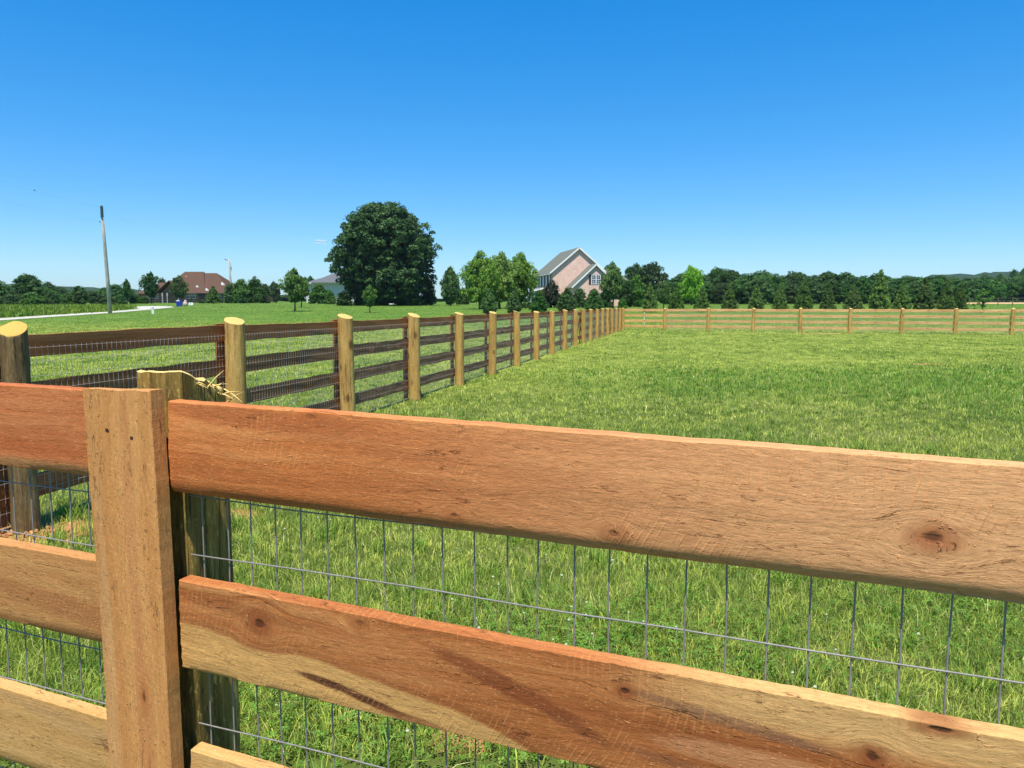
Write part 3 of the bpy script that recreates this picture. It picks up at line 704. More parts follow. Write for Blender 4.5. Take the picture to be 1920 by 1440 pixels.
LM = dict(oak=leaf_mat('oak_leaves', (.022, .056, .017), (.046, .10, .027), (.082, .15, .04), .2),
          wood=leaf_mat('wood_leaves', (.024, .070, .015), (.052, .125, .024), (.10, .19, .04)),
          light=leaf_mat('light_leaves', (.10, .22, .022), (.19, .36, .04), (.28, .46, .06), .4),
          arb=leaf_mat('arborvitae_leaves', (.035, .085, .015), (.078, .155, .022), (.14, .23, .034), .15),
          mid=leaf_mat('young_leaves', (.04, .10, .016), (.075, .16, .027), (.12, .22, .035), .3),
          red=leaf_mat('dark_leaves', (.03, .04, .022), (.05, .065, .035), (.085, .10, .05), .2))
bk = NT('bark'); tc = bk.n('TexCoord').outputs['Object']; nb = bk.noise(bk.vmul(tc, (9, 9, 2)), 1, 6, .7)
bk.bsdf(bk.mix(nb, (.035, .028, .02), (.16, .13, .10)), .9, .1, bk.bump(nb, .1, .8)); M_BARK = bk.m
def prof(kind):
    return {'round': lambda u: np.sqrt(np.clip(1-(2*u-1)**2, 0, 1))**.75,
            'oval': lambda u: np.sin(np.pi*np.clip(u, 0, 1)**.8)**.75,
            'cone': lambda u: np.clip(1-u, 0, 1)**.75*np.clip(u*9+.45, 0, 1),
            'pear': lambda u: np.where(u < .32, .62+.38*np.sin(u/.32*np.pi/2), np.clip((1-u)/.68, 0, 1)**.75),
            'skirt': lambda u: np.where(u < .42, .88+.12*np.sin(u/.42*np.pi/2), np.sqrt(np.clip(1-((u-.42)/.58)**2, 0, 1))),
            'big': lambda u: np.interp(u, [0, .06, .2, .35, .5, .65, .8, .92, 1.0], [.60, .70, .90, 1.0, 1.0, .96, .85, .68, .30]),
            'bush': lambda u: np.clip(1-u**2.2, 0, 1)**.6,
            'vase': lambda u: np.interp(u, [0, .15, .45, .75, 1], [.5, .85, 1, .8, .2])}[kind]
def crown_data(kind, nclump, nleaf, ls, rc, zb=0.0, seed=0, mat=None, jag=.18, fill=.25, flat_=1.0, lobes=0.0, core=260):
    """unit crown: height 1 (from zb), half width .5"""
    r = np.random.default_rng(seed); f = prof(kind)
    u = r.uniform(0, 1, nclump*4); keep = r.uniform(0, 1, len(u)) < f(u)+.08; u = u[keep][:nclump]; K = len(u)
    th = r.uniform(0, 2*np.pi, K)
    lob = 1 + lobes*(vn2(th*1.3+seed, u*4.5, seed+3)*2)
    rad_ = f(u)*.5*lob*np.where(r.uniform(0, 1, K) < fill, np.sqrt(r.uniform(0, .8, K)), r.uniform(.80, 1.0, K)) - rc*.5
    rad_ = np.minimum(np.clip(rad_, 0, None)*(1+r.normal(0, jag*.35, K)), .5*f(u)*1.12)
    C = np.stack([rad_*np.cos(th), rad_*np.sin(th), zb+rc*.4+u*(1-zb-rc*.9)+r.normal(0, jag*.05, K)], -1)
    rck = rc*r.uniform(.6, 1.35, K)
    d = r.normal(0, 1, (K, nleaf, 3)); d /= np.linalg.norm(d, axis=2)[..., None]
    d[..., 2] = np.where(d[..., 2] < -.35, -d[..., 2], d[..., 2])
    rr_ = r.uniform(.55, 1.08, (K, nleaf, 1))
    P = C[:, None]+d*rr_*rck[:, None, None]*np.array([1, 1, .8*flat_])
    nrm = d*.8+r.normal(0, .55, d.shape)+np.array([0, 0, .25]); nrm /= np.linalg.norm(nrm, axis=2)[..., None]
    t = np.cross(nrm, r.normal(0, 1, d.shape)); t /= np.linalg.norm(t, axis=2)[..., None]; b = np.cross(nrm, t)
    s = ls*r.uniform(.55, 1.35, (K, nleaf, 1))
    q = np.stack([P-t*s-b*s*.4, P-t*s*.1-b*s*.75, P+t*s-b*s*.1, P+b*s*.8], 2).reshape(-1, 3)
    q[:, 2] = np.maximum(q[:, 2], zb*.7)
    cl = np.repeat(r.uniform(0, 1, (K, 1)), nleaf, 1).reshape(-1); lf_ = r.uniform(0, 1, K*nleaf)
    if core > 0:                                # big inner sprays so that the crown is not see-through
        m_ = int(core); u = r.uniform(.03, .93, m_); a = r.uniform(0, 6.283, m_); rr2 = f(u)*.40*np.sqrt(r.uniform(0, 1, m_))
        Pc = np.stack([rr2*np.cos(a), rr2*np.sin(a), zb+u*(1-zb)*.94], -1)
        n3 = r.normal(0, 1, (m_, 3)); n3[:, 2] *= .4; n3 /= np.linalg.norm(n3, axis=1)[:, None]; t3 = np.cross(n3, r.normal(0, 1, (m_, 3))); t3 /= np.linalg.norm(t3, axis=1)[:, None]; b3 = np.cross(n3, t3)
        s3 = np.minimum(ls*3.2, .5*(1-u)+.02)[:, None]
        q3 = np.stack([Pc-t3*s3-b3*s3*.6, Pc-b3*s3, Pc+t3*s3-b3*s3*.2, Pc+b3*s3], 1).reshape(-1, 3); q3[:, 2] = np.maximum(q3[:, 2], zb)
        q = np.concatenate([q, q3]); cl = np.concatenate([cl, np.zeros(m_)]); lf_ = np.concatenate([lf_, r.uniform(0, .5, m_)])  # inner sprays get the darkest tint, painting in the crown's inner shade
    q[:, 2] = zb*.9 + (q[:, 2]-zb*.9)/(np.quantile(q[:, 2], .997)-zb*.9)*(1-zb*.9)
    q[:, :2] *= .5/np.quantile(np.hypot(q[:, 0], q[:, 1]), .985)
    tint = np.stack([cl, lf_, lf_*0, lf_*0+1], -1)
    return np_mesh('crown', q, [np.arange(len(q)).reshape(-1, 4)], mat, fattr=tint)
def trunk_data(h, r, branches, spread, top, seed=0, multi=1):
    mb = MB(); rr = random.Random(seed)
    for m in range(multi):
        ox, oy = (rr.uniform(-.05, .05), rr.uniform(-.03, .03)) if multi > 1 else (0, 0)
        lx, ly = rr.uniform(-.04, .04)*multi, rr.uniform(-.03, .03)
        pts = [(ox, oy, -.02), (ox+lx*.2, oy+ly*.3, h*.5), (ox+lx*.6, oy+ly*.6, h), (ox+lx, oy+ly, h+(top-h)*.5), (ox+lx*1.2, oy, top)]
        mb.tube(pts, [r*1.35, r, r*.85, r*.5, r*.12], 8)
        for k in range(branches):
            z = h+(top-h)*rr.uniform(0, .6); a = rr.uniform(0, 6.28); s = spread*rr.uniform(.6, 1)
            c = Vector((ox+lx*.8, oy+ly*.8, z)); e_ = c+Vector((math.cos(a)*s, math.sin(a)*s, rr.uniform(.1, .25)))
            mb.tube([c, (c+e_)/2+Vector((0, 0, .03)), e_], [r*.45, r*.28, r*.06], 5)
    return mb.mesh('trunk', M_BARK, True)
PROTO = {}
def proto(name, crowns, trunks): PROTO[name] = (crowns, trunks)
tk = [trunk_data(.22, .022, 6, .25, .85, s) for s in range(3)]
proto('wood', [crown_data(k, 150, 48, .023, .105, .02, s, LM['wood'], lobes=.3) for k, s in (('skirt', 1), ('round', 2), ('oval', 3), ('skirt', 4), ('bush', 5))], tk)
proto('bush', [crown_data('bush', 80, 40, .028, .13, 0, s, LM['mid'], lobes=.3) for s in (11, 12)], tk[:1])
proto('darkbush', [crown_data('bush', 80, 40, .028, .13, 0, s, LM['wood'], lobes=.2) for s in (13, 14)], tk[:1])
proto('redbush', [crown_data('bush', 80, 40, .03, .13, 0, s, LM['red'], lobes=.3) for s in (15,)], tk[:1])
proto('arb', [crown_data('cone', 190, 42, .019, .075, .0, s, LM['arb'], jag=.12, fill=.12) for s in (21, 22, 23)], tk[:1])
proto('pear', [crown_data('pear', 170, 42, .022, .085, .0, s, LM['wood'], jag=.15, fill=.12) for s in (24, 25, 26)], tk[:1])
ty_ = [trunk_data(.25, .020, 7, .22, .8, s) for s in (5, 6)]
proto('young', [crown_data('oval', 90, 36, .026, .11, .20, s, LM['mid'], lobes=.35, jag=.3, core=120) for s in (31, 32)], ty_)
proto('youngdark', [crown_data('oval', 90, 36, .026, .11, .20, s, LM['wood'], lobes=.4, jag=.4, core=140) for s in (33, 34)], ty_)
proto('airy', [crown_data('vase', 240, 42, .021, .095, .10, s, LM['light'], lobes=.45, jag=.5, fill=.4, core=150) for s in (41, 42, 43)], [trunk_data(.2, .018, 10, .33, .85, s, 2) for s in (7, 8, 9)])
proto('sparse', [crown_data('vase', 60, 26, .024, .09, .2, 51, LM['mid'], lobes=.6, jag=.9, fill=.5, core=0)], [trunk_data(.2, .018, 8, .33, .8, 12, 3)])
ORD = ['first', 'second', 'third', 'fourth', 'fifth', 'sixth', 'seventh', 'eighth', 'ninth', 'tenth', 'eleventh', 'twelfth', 'thirteenth', 'fourteenth', 'fifteenth', 'sixteenth',
       'seventeenth', 'eighteenth', 'nineteenth', 'twentieth', 'twenty-first', 'twenty-second', 'twenty-third', 'twenty-fourth', 'twenty-fifth', 'twenty-sixth', 'twenty-seventh', 'twenty-eighth',
       'twenty-ninth', 'thirtieth', 'thirty-first', 'thirty-second', 'thirty-third', 'thirty-fourth', 'thirty-fifth', 'thirty-sixth']
_tc = [0]
def tree(kind, px, top, wpx, Y, label, group=None, name='tree', cat='tree', var=None, depth=None, trunk=True):
    _tc[0] += 1; k = _tc[0]
    if kind == 'wood' and Y > 90: top += 9 if px > 1240 else 6
    if kind == 'pear': wpx *= 1.22; top += 5
    x = (px-960)/F*Y*1.0/1.0; z0 = float(ground(x, Y)); zt = HC + (573-top)/F*Y
    # horizontal angle from pitched camera is close to (px-960)/F
    h = zt-z0; w = wpx/F*Y
    t = empty(name, (x, Y, z0), random.uniform(0, 6.28), label, cat, group)
    cr, tr = PROTO[kind]
    v = (k if var is None else var)
    link('crown', cr[v % len(cr)], t, sc_=(w, w*(depth or 1), h))
    if trunk: link('trunk', tr[v % len(tr)], t, sc_=(h*.9, h*.9, h))
    return t
#BACKGROUND
# left-hand foreground trees and bushes (beyond the meadow)
G = 'trees and bushes beyond the meadow on the left'
L_ = [('wood', -12, 517, 66, 118, 'large bright tree cut by the left edge of the picture', 'tree'),
      ('wood', 24, 540, 46, 122, 'dark tree between the edge tree and the tall round-topped tree', 'tree'),
      ('wood', 60, 510, 62, 126, 'tall round-topped tree standing above the left bushes', 'tree'),
      ('darkbush', 22, 553, 44, 112, 'dark low bush at the meadow edge below the edge tree', 'bush'),
      ('bush', 66, 548, 46, 110, 'rounded light green bush at the meadow edge below the tall tree', 'bush'),
      ('darkbush', 104, 546, 26, 112, 'small dark upright bush right of the light green meadow bush', 'bush'),
      ('wood', 96, 536, 50, 135, 'mid-height dark tree right of the tall round-topped tree', 'tree'),
      ('bush', 130, 551, 34, 115, 'loose light green bush between two dark meadow bushes', 'bush'),
      ('darkbush', 153, 537, 40, 116, 'broad dark bush left of the leaning utility pole', 'bush'),
      ('wood', 186, 540, 40, 140, 'grey-green tree directly behind the leaning utility pole', 'tree'),
      ('bush', 208, 556, 34, 128, 'low green bush right of the leaning utility pole', 'bush'),
      ('darkbush', 228, 553, 28, 130, 'low dark bush left of the slim tree by the brown house', 'bush'),
      ('youngdark', 243, 524, 22, 148, 'slim dark tree alone in front of the distant blue hill', 'tree'),
      ('bush', 257, 552, 26, 150, 'pale bush at the left end of the brown house', 'bush'),
      ('bush', 274, 556, 22, 152, 'low bush under the dark ragged tree by the brown house', 'bush')]
for k, px, tp, w, Y, lb, c in L_: tree(k, px, tp, w, Y, lb, G, name=c, cat=c)
# wood behind
k = 0
for px in range(-30, 290, 21):
    tp = 533 + 7*math.sin(px*.05) + (px-100)*.035 + random.uniform(-3, 3)
    tree('wood', px, tp, 40, 230+random.uniform(-25, 25), f'{ORD[k]} tree from the left in the far wood line behind the meadow', 'far wood line on the left'); k += 1
# trees by brown house
GH = 'trees standing round the brown-roofed house'
tree('youngdark', 288, 511, 38, 150, 'dark ragged tree in front of the left end of the brown house', GH)
tree('young', 341, 518, 34, 150, 'mid-green oval tree in front of the middle of the brown house', GH)
tree('arb', 404, 537, 30, 152, 'dark cone-shaped evergreen in front of the brown house', GH, name='evergreen_tree')
tree('wood', 309, 516, 22, 215, 'tree top showing behind the left part of the brown roof', GH)
tree('darkbush', 435, 531, 26, 158, 'dark evergreen just right of the small utility pole', GH, name='evergreen_tree')
for i, (px, tp, w) in enumerate(((456, 524, 40), (482, 520, 44), (500, 533, 28))):
    tree('bush', px, tp, w, 158+2*i, f'{ORD[i]} large rounded hedge evergreen right of the small utility pole', GH, name='hedge_shrub', cat='shrub')
tree('darkbush', 382, 562, 14, 158, 'very small dark shrub by the porch of the brown house', GH, name='shrub', cat='shrub')
# lawn trees in the middle
GM = 'young trees on the middle lawn'
tree('wood', 519, 523, 26, 175, 'small round tree between the hedge and the leafy lawn tree', GM)
tree('young', 555, 505, 58, 82, 'leafy young tree with thin trunk standing on the open lawn', GM)
tree('young', 567, 520, 40, 104, 'young tree half hidden behind the leafy lawn tree', GM)
tree('young', 695, 535, 32, 78, 'small bright young tree in front of the huge oak', GM)
tree('bush', 600, 534, 46, 150, 'rounded hedge bush in front of the grey-roofed house', GM, name='bush', cat='bush')
tree('bush', 622, 545, 24, 140, 'yellow-green bush beside the huge oak', GM, name='bush', cat='bush')
tree('wood', 585, 513, 30, 230, 'tree top behind the grey roof', GM)
tree('wood', 846, 496, 44, 120, 'pointed tall tree right of the huge oak', GM, var=2)
tree('darkbush', 802, 520, 36, 128, 'dense dark tree under the right side of the huge oak', GM)
tree('bush', 868, 540, 34, 135, 'bush between the pointed tree and the airy trees', GM, name='bush', cat='bush')
tree('wood', 885, 546, 30, 170, 'far tree filling the gap left of the airy trees', GM)
for i, (px, tp, w, Y) in enumerate(((902, 474, 76, 92), (940, 477, 72, 96), (976, 477, 66, 100))):
    tree('airy', px, tp, w, Y, f'{ORD[i]} of three airy light green trees left of the brick house', 'airy trees by the brick house', var=i)
tree('wood', 1003, 500, 24, 160, 'dark tree top just left of the brick house roof', GM)
# the huge oak
def oak():
    Y = 122; x = (723-960)/F*Y; z0 = float(ground(x, Y)); h = HC+(573-388)/F*Y-z0; w = 197/F*Y
    t = empty('oak_tree', (x, Y, z0), .4, 'huge dark round oak dominating the middle of the horizon', 'tree')
    link('crown', crown_data('big', 1000, 84, .0108, .052, .02, 77, LM['oak'], jag=.3, fill=.3, lobes=.26, core=2600), t, sc_=(w, w, h))
    link('trunk', trunk_data(.2, .035, 14, .33, .8, 3), t, sc_=(h, h, h))
oak()
GO = 'dark shrubs under the huge oak'
for i, (px, tp, w) in enumerate(((648, 545, 34), (678, 550, 30), (712, 548, 34), (752, 546, 34), (776, 542, 34))):
    tree('darkbush', px, tp, w, 119+i % 2*2, f'{ORD[i]} dark shrub from the left under the huge oak', GO, name='shrub', cat='shrub')
# arborvitae behind the left fence, left of the corner
GA = 'planted evergreens along the fence'
for i, (px, tp, w, Y) in enumerate(((917, 537, 27, 72), (963, 541, 25, 73), (1010, 540, 31, 74), (1062, 536, 32, 75.5), (1113, 538, 30, 77))):
    tree('pear', px, tp, w, Y, f'{ORD[i]} rounded evergreen from the left behind the long left fence', GA, name='arborvitae', cat='evergreen')
arb = [(1217, 530, 31), (1266, 533, 32), (1314, 538, 31), (1365, 533, 32), (1415, 534, 30), (1459, 533, 29), (1504, 524, 34), (1549, 531, 29), (1596, 535, 36), (1645, 508, 40), (1688, 528, 34), (1729, 522, 38), (1770, 526, 32), (1795, 533, 27)]
for i, (px, tp, w) in enumerate(arb):
    tree('arb', px, tp, w, 80+i*.25, f'{ORD[i]} cone-shaped evergreen from the left behind the far right fence', GA, name='arborvitae', cat='evergreen')
tree('sparse', 1838, 542, 42, 78, 'small open-branched tree at the right end of the evergreen row', None)
tree('young', 1243, 528, 30, 92, 'small leafy tree between the first two cone-shaped evergreens', None)
# around the brick house
GB = 'planting round the brick house'
for kd, px, tp, w, Y, lb, nm in (('redbush', 1034, 526, 42, 101, 'dark reddish shrub under the porch roof of the brick house', 'shrub'),
    ('darkbush', 1062, 543, 30, 103, 'clipped dark shrub left under the gable of the brick house', 'shrub'), ('darkbush', 1086, 541, 34, 103, 'clipped dark shrub below the gable window', 'shrub'),
    ('darkbush', 1112, 543, 34, 103, 'clipped dark shrub right under the gable of the brick house', 'shrub'), ('darkbush', 1134, 543, 30, 104, 'dark shrub at the right corner of the brick gable', 'shrub'),
    ('young', 1148, 498, 52, 98, 'mid-green tree covering the right corner of the brick house', 'tree'), ('wood', 1172, 520, 38, 106, 'dark tree in front of the low right roof of the brick house', 'tree'),
    ('bush', 1192, 517, 38, 108, 'light green bush right of the brick house', 'bush'), ('bush', 1166, 559, 22, 95, 'pale low mound of shrub near the brick house', 'shrub'),
    ('bush', 983, 567, 12, 98, 'low light shrub by the porch of the brick house', 'shrub'), ('bush', 992, 565, 14, 99, 'second low shrub by the porch of the brick house', 'shrub'),
    ('wood', 1143, 488, 44, 175, 'dark tree rising behind the right slope of the brick house roof', 'tree'), ('wood', 1186, 491, 56, 165, 'broad dark tree behind the low right roof', 'tree'),
    ('wood', 1216, 488, 66, 160, 'large round dark tree at the left end of the right wood line', 'tree')):
    tree(kd, px, tp, w, Y, lb, GB, name=nm, cat=nm, var=1 if Y > 150 else None)
# right wood line
tops = [(1262, 514), (1282, 506), (1298, 499), (1320, 508), (1342, 495), (1366, 498), (1385, 513), (1404, 505), (1424, 500), (1446, 506), (1466, 511), (1486, 502), (1508, 510), (1530, 508), (1550, 502), (1570, 504),
        (1592, 512), (1612, 510), (1640, 505), (1664, 512), (1684, 510), (1706, 511), (1730, 512), (1754, 509), (1778, 512), (1800, 514), (1824, 513), (1850, 512), (1874, 510), (1898, 512), (1924, 506), (1950, 508)]
for i, (px, tp) in enumerate(tops):
    tree('wood', px, tp, 66+random.uniform(-16, 20), (152 if px < 1800 else 205)+random.uniform(-8, 8), f'{ORD[i]} tree from the left in the wood line behind the right fence', 'wood line behind the right fence', var=random.choice((0, 1, 1, 3)))
k = 0
for px in range(1255, 1960, 33):
    tree('wood', px, 522+random.uniform(-9, 5), 56, (140 if px < 1800 else 196)+random.uniform(-3, 3), f'{ORD[k]} lower tree from the left in front of the right wood line', 'lower trees of the right wood line', var=random.choice((0, 3, 4))); k += 1
for i, (px, tp, w) in enumerate(((1838, 507, 30), (1866, 506, 26), (1892, 498, 30), (1912, 495, 30))):
    tree('wood', px, tp, w, 330, f'{ORD[i]} bluish tree crown showing above the wood line at the far right', 'far crowns above the right wood line')
tree('airy', 1294, 500, 44, 128, 'light green tree standing before the left part of the right wood line', None)
# distant middle woods
k = 0
for px in range(300, 1260, 40):
    if 1040 < px < 1120: continue
    tree('wood', px, 549 + random.uniform(-5, 5), 62, 240+random.uniform(-20, 20), f'{ORD[k]} tree from the left in the low far woods behind the houses', 'low far woods behind the houses'); k += 1

# hills
def hills(name, pts, Y, depth, mat):
    V = []; n = len(pts)*6
    xs_ = np.interp(np.linspace(0, len(pts)-1, n), np.arange(len(pts)), [p[0] for p in pts]); ts = np.interp(np.linspace(0, len(pts)-1, n), np.arange(len(pts)), [p[1] for p in pts])
    rows = 9
    for a, b in zip(xs_, ts):
        for k in range(rows):
            f = k/(rows-1); y = Y-depth/2+depth*f; x = (a-960)/F*Y
            top = HC+(573-b)/F*Y; g0 = float(ground(x, y))-1
            V.append((x*(1+(f-.5)*.2), y, g0+(top-g0)*math.sin(math.pi*min(1, f))**.7 + float(vn2(x*.06, y*.06, 6))*top*.14*(0 < k < rows-1)))
    Q = [(i*rows+k, (i+1)*rows+k, (i+1)*rows+k+1, i*rows+k+1) for i in range(n-1) for k in range(rows-1)]
    return tag(link(name, np_mesh(name, V, [np.array(Q)], mat, smooth=True)), kind='structure')
g = NT('wooded_hill'); geo = g.n('NewGeometry').outputs['Position']; nn = g.noise(geo, .08, 6, .75)
g.bsdf(g.ramp(nn, [(.35, (.012, .035, .012)), (.6, (.045, .09, .025))]), .95, .05, g.bump(nn, 9, 1)); M_HILL = g.m
hills('hills', [(-900, 560), (-500, 548), (-150, 544), (40, 535), (120, 537), (200, 541), (262, 543), (330, 552), (420, 560), (600, 563), (1200, 560), (1500, 540), (1700, 520), (1800, 514), (1880, 513), (2000, 516), (2300, 530), (2900, 560)], 1250, 500, M_HILL)

# ================================================================= BUILDINGS
def shingles(name, a, b, s=5):
    g = NT(name); tc = g.n('TexCoord').outputs['Object']
    n1 = g.noise(tc, s, 5, .7); z = g.xyz(tc)[2]
    w = g.math('SINE', g.math('MULTIPLY', z, 6.2832/.14))
    col = g.mix(g.lin(n1, .3, .7), a, b); col = g.mix(g.lin(w, -1, 1, 0, .2), col, tuple(v*.6 for v in a))
    g.bsdf(col, .9, .1, g.bump(w, .02, .5)); return g.m
def brick(name, a, b, mortar):
    g = NT(name); tc = g.n('TexCoord').outputs['Object']; x, y, z = g.xyz(tc)
    br = g.n('TexBrick', {}, Vector=g.comb(g.math('ADD', x, y), z, 0), Color1=a, Color2=b, Mortar=mortar, Scale=1, Mortar_Size=.008, Brick_Width=.22, Row_Height=.076)
    n1 = g.noise(tc, 1.3, 5, .7)
    col = g.mix(g.lin(n1, .35, .7, 0, .55), br.outputs[0], tuple(v*.75 for v in a))
    g.bsdf(col, .9, .1, g.bump(br.outputs[1], -.006, 1)); return g.m
M_GREYROOF = shingles('grey_shingles', (.12, .125, .10), (.20, .205, .165)); M_BROWNROOF = shingles('brown_shingles', (.080, .044, .028), (.135, .078, .052))
M_DARKROOF = shingles('slate_shingles', (.09, .095, .10), (.15, .155, .16))
M_PINK = brick('pink_brick', (.78, .45, .34), (.88, .58, .45), (.80, .68, .56)); M_RBRICK = brick('brown_brick', (.24, .12, .08), (.34, .18, .12), (.35, .3, .25))
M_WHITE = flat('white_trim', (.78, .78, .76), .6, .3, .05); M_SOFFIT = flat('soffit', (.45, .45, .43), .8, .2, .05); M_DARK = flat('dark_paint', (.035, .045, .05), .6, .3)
gl = NT('window_glass'); gl.bsdf((.045, .06, .075), .08, .8); M_GLASS = gl.m
M_GREY = flat('grey_paint', (.35, .36, .38), .7)
def window(par, x, y, z, w, h, grid_=True, ax='x', nx=2):
    """window on a wall facing -y (ax x) or -x (ax y); centre x, bottom z"""
    e_ = empty  # noqa
    fr = MB(); pn = MB(); fw = .07
    def bx(m, a0, a1, z0, z1, d0, d1):
        if ax == 'x': m.box(x+a0, x+a1, y-d1, y-d0, z+z0, z+z1)
        else: m.box(x-d1, x-d0, y+a0, y+a1, z+z0, z+z1)
    bx(fr, -w/2, w/2, 0, fw, .01, .06); bx(fr, -w/2, w/2, h-fw, h, .01, .06)
    bx(fr, -w/2, -w/2+fw, fw, h-fw, .01, .06); bx(fr, w/2-fw, w/2, fw, h-fw, .01, .06)
    for k in range(1, nx): bx(fr, -w/2+w*k/nx-.06, -w/2+w*k/nx+.06, fw, h-fw, .012, .062)
    bx(fr, -w/2+fw, w/2-fw, h*.5-.03, h*.5+.03, .013, .055)
    if grid_:
        for k in range(nx):
            c = -w/2+w*(k+.5)/nx; bx(fr, c-.015, c+.015, fw, h-fw, .014, .045)
        for q in (.25, .75): bx(fr, -w/2+fw, w/2-fw, h*q-.015, h*q+.015, .0145, .042)
    bx(pn, -w/2+fw*.5, w/2-fw*.5, fw*.5, h-fw*.5, .002, .02)
    f_ = fr.build('window', M_WHITE, par); pn.build('pane', M_GLASS, f_)
    return f_
def brick_house():
    Y = 115; a = rad(10); x0 = (1084-960)/F*Y; zg = float(ground(0, Y))
    h = empty('brick_house', (x0, Y, zg), a, 'pink brick house with steep grey gabled roof and a white-framed gable window', 'house')
    W = 4.2; EV = 5.05; RG = 9.05-.12; OH = .4; D = 12.0; sl = (RG-EV)/(W+OH)
    # main body: wall
    wz = EV+OH*sl-.15
    m = MB(); m.prism([(-W, 0), (W, 0), (W, wz), (0, RG-.25), (-W, wz)], .06, D-.4); m.build('wall', M_PINK, h)
    rf = MB()
    E_ = W+OH
    rf.slab((-E_, 0-.25, EV), (0, -.25, RG), (0, D, RG), (-E_, D, EV), .14); rf.slab((E_, -.25, EV), (E_, D, EV), (0.0, D, RG), (0.0, -.25, RG), .14)
    r_ = rf.build('roof', M_GREYROOF, h)
    t = MB()
    for s in (-1, 1):                              # rake boards, white, with grey soffit
        t.slab((s*E_, -.30, EV+.0), (0, -.30, RG+.0), (0, -.255, RG), (s*E_, -.255, EV), .20)
    t.box(-E_-.04, -E_+.06, -.24, D, EV-.26, EV-.06)
    t.build('fascia', M_WHITE, r_)
    s_ = MB()
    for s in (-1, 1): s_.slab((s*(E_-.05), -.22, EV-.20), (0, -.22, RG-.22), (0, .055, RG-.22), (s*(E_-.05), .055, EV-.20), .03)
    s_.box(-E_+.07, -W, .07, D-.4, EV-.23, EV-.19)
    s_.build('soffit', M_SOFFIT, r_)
    # second storey windows on the left side wall
    for k in range(5): window(h, -W, 1.6+k*2.2, 3.15, 1.15, 1.55, False, 'y', 1)
    for k in range(5):
        mb_ = MB(); yy = 1.6+k*2.2
        for q in (-1, 1): mb_.box(-W-.06, -W-.003, yy+q*.83-.2, yy+q*.83+.2, 3.15, 4.7)
        mb_.build('shutter', M_DARK, h)
    # small front gable: floor plan x -1.6..4.4, apex at x 1.75
    cx, w2, ev2, rg2, oh2 = 1.62, 3.35, 2.75, 6.25, .42; yf = -3.6; s2 = (rg2-ev2)/(w2+oh2)
    m = MB(); m.prism([(cx-w2, 0), (cx+w2, 0), (cx+w2, ev2+oh2*s2-.15), (cx, rg2-.25), (cx-w2, ev2+oh2*s2-.15)], yf, .055)
    m.build('gable_wall', M_PINK, h)
    rf = MB(); E2 = w2+oh2
    rf.slab((cx-E2, yf-.3, ev2), (cx, yf-.3, rg2), (cx, .05, rg2), (cx-E2, .05, ev2), .13); rf.slab((cx+E2, yf-.3, ev2), (cx+E2, .05, ev2), (cx, .05, rg2), (cx, yf-.3, rg2), .13)
    r2 = rf.build('roof', M_GREYROOF, h)
    t = MB()
    for s in (-1, 1): t.slab((cx+s*E2, yf-.35, ev2), (cx, yf-.35, rg2), (cx, yf-.305, rg2), (cx+s*E2, yf-.305, ev2), .18)
    t.build('fascia', M_WHITE, r2)
    window(h, cx+.05, yf, 3.25, 1.4, 1.35, True, 'x', 2)
    for q in (-1, 1):
        mb_ = MB(); mb_.box(cx+.05+q*.93-.17, cx+.05+q*.93+.17, yf-.05, yf-.003, 3.22, 4.62)
        for k in range(9): mb_.box(cx+.05+q*.93-.13, cx+.05+q*.93+.13, yf-.065, yf-.051, 3.3+k*.145, 3.3+k*.145+.07)
        mb_.build('shutter', M_DARK, h)
    m = MB(); m.prism([(cx-.55, 4.66), (cx+.65, 4.66), (cx+.05, 5.12)], yf-.05, yf-.004); m.build('lintel', flat('pale_stone', (.72, .50, .42)), h)
    # porch on the left side
    m = MB(); m.slab((-W-2.6, 1.0, 2.45), (-W-.005, 1.0, 3.05), (-W-.005, 10, 3.05), (-W-2.6, 10, 2.45), .1); pr = m.build('porch_roof', M_GREYROOF, h)
    m = MB(); m.box(-W-2.66, -W-2.61, 1.0, 10, 2.2, 2.46); m.slab((-W-2.6, .94, 2.46), (-W, .94, 3.06), (-W, .99, 3.06), (-W-2.6, .99, 2.46), .22); m.build('fascia', M_WHITE, pr)
    for k in range(4):
        m = MB(); yy = 1.2+k*2.8; m.box(-W-2.5, -W-2.34, yy, yy+.16, .30, 2.2); m.box(-W-2.54, -W-2.3, yy-.04, yy+.2, .25, .4); m.box(-W-2.54, -W-2.3, yy-.04, yy+.2, 2.08, 2.19); m.build('porch_column', M_WHITE, h)
    m = MB(); m.box(-W-2.7, -W-.005, .9, 10.1, 0, .24); m.build('porch_floor', M_SOFFIT, h)
    # right wing
    m = MB(); m.box(W+.01, W+5.2, 3.2, 9.5, 0, 3.3); m.build('wing_wall', M_PINK, h)
    m = MB(); m.slab((W+.0, 2.8, 3.2), (W+5.9, 2.8, 3.2), (W+3.9, 6.4, 5.7), (W+0.0, 6.4, 5.7), .12); m.slab((W, 9.9, 3.2), (W+5.9, 9.9, 3.2), (W+3.9, 6.4, 5.7), (W, 6.4, 5.7), .12)
    m.add([(W+5.9, 2.8, 3.2), (W+5.9, 9.9, 3.2), (W+3.9, 6.4, 5.7)], [(0, 1, 2)]); m.build('wing_roof', M_GREYROOF, h)
brick_house()
def hip(mb, x0, x1, y0, y1, z0, z1, r0, r1, yr=None):
    yr = (y0+y1)/2 if yr is None else yr
    v = [(x0,y0,z0),(x1,y0,z0),(x1,y1,z0),(x0,y1,z0),(r0,yr,z1),(r1,yr,z1)]
    mb.add(v, [(0,1,5,4),(2,3,4,5),(1,2,5),(3,0,4),(0,3,2,1)])
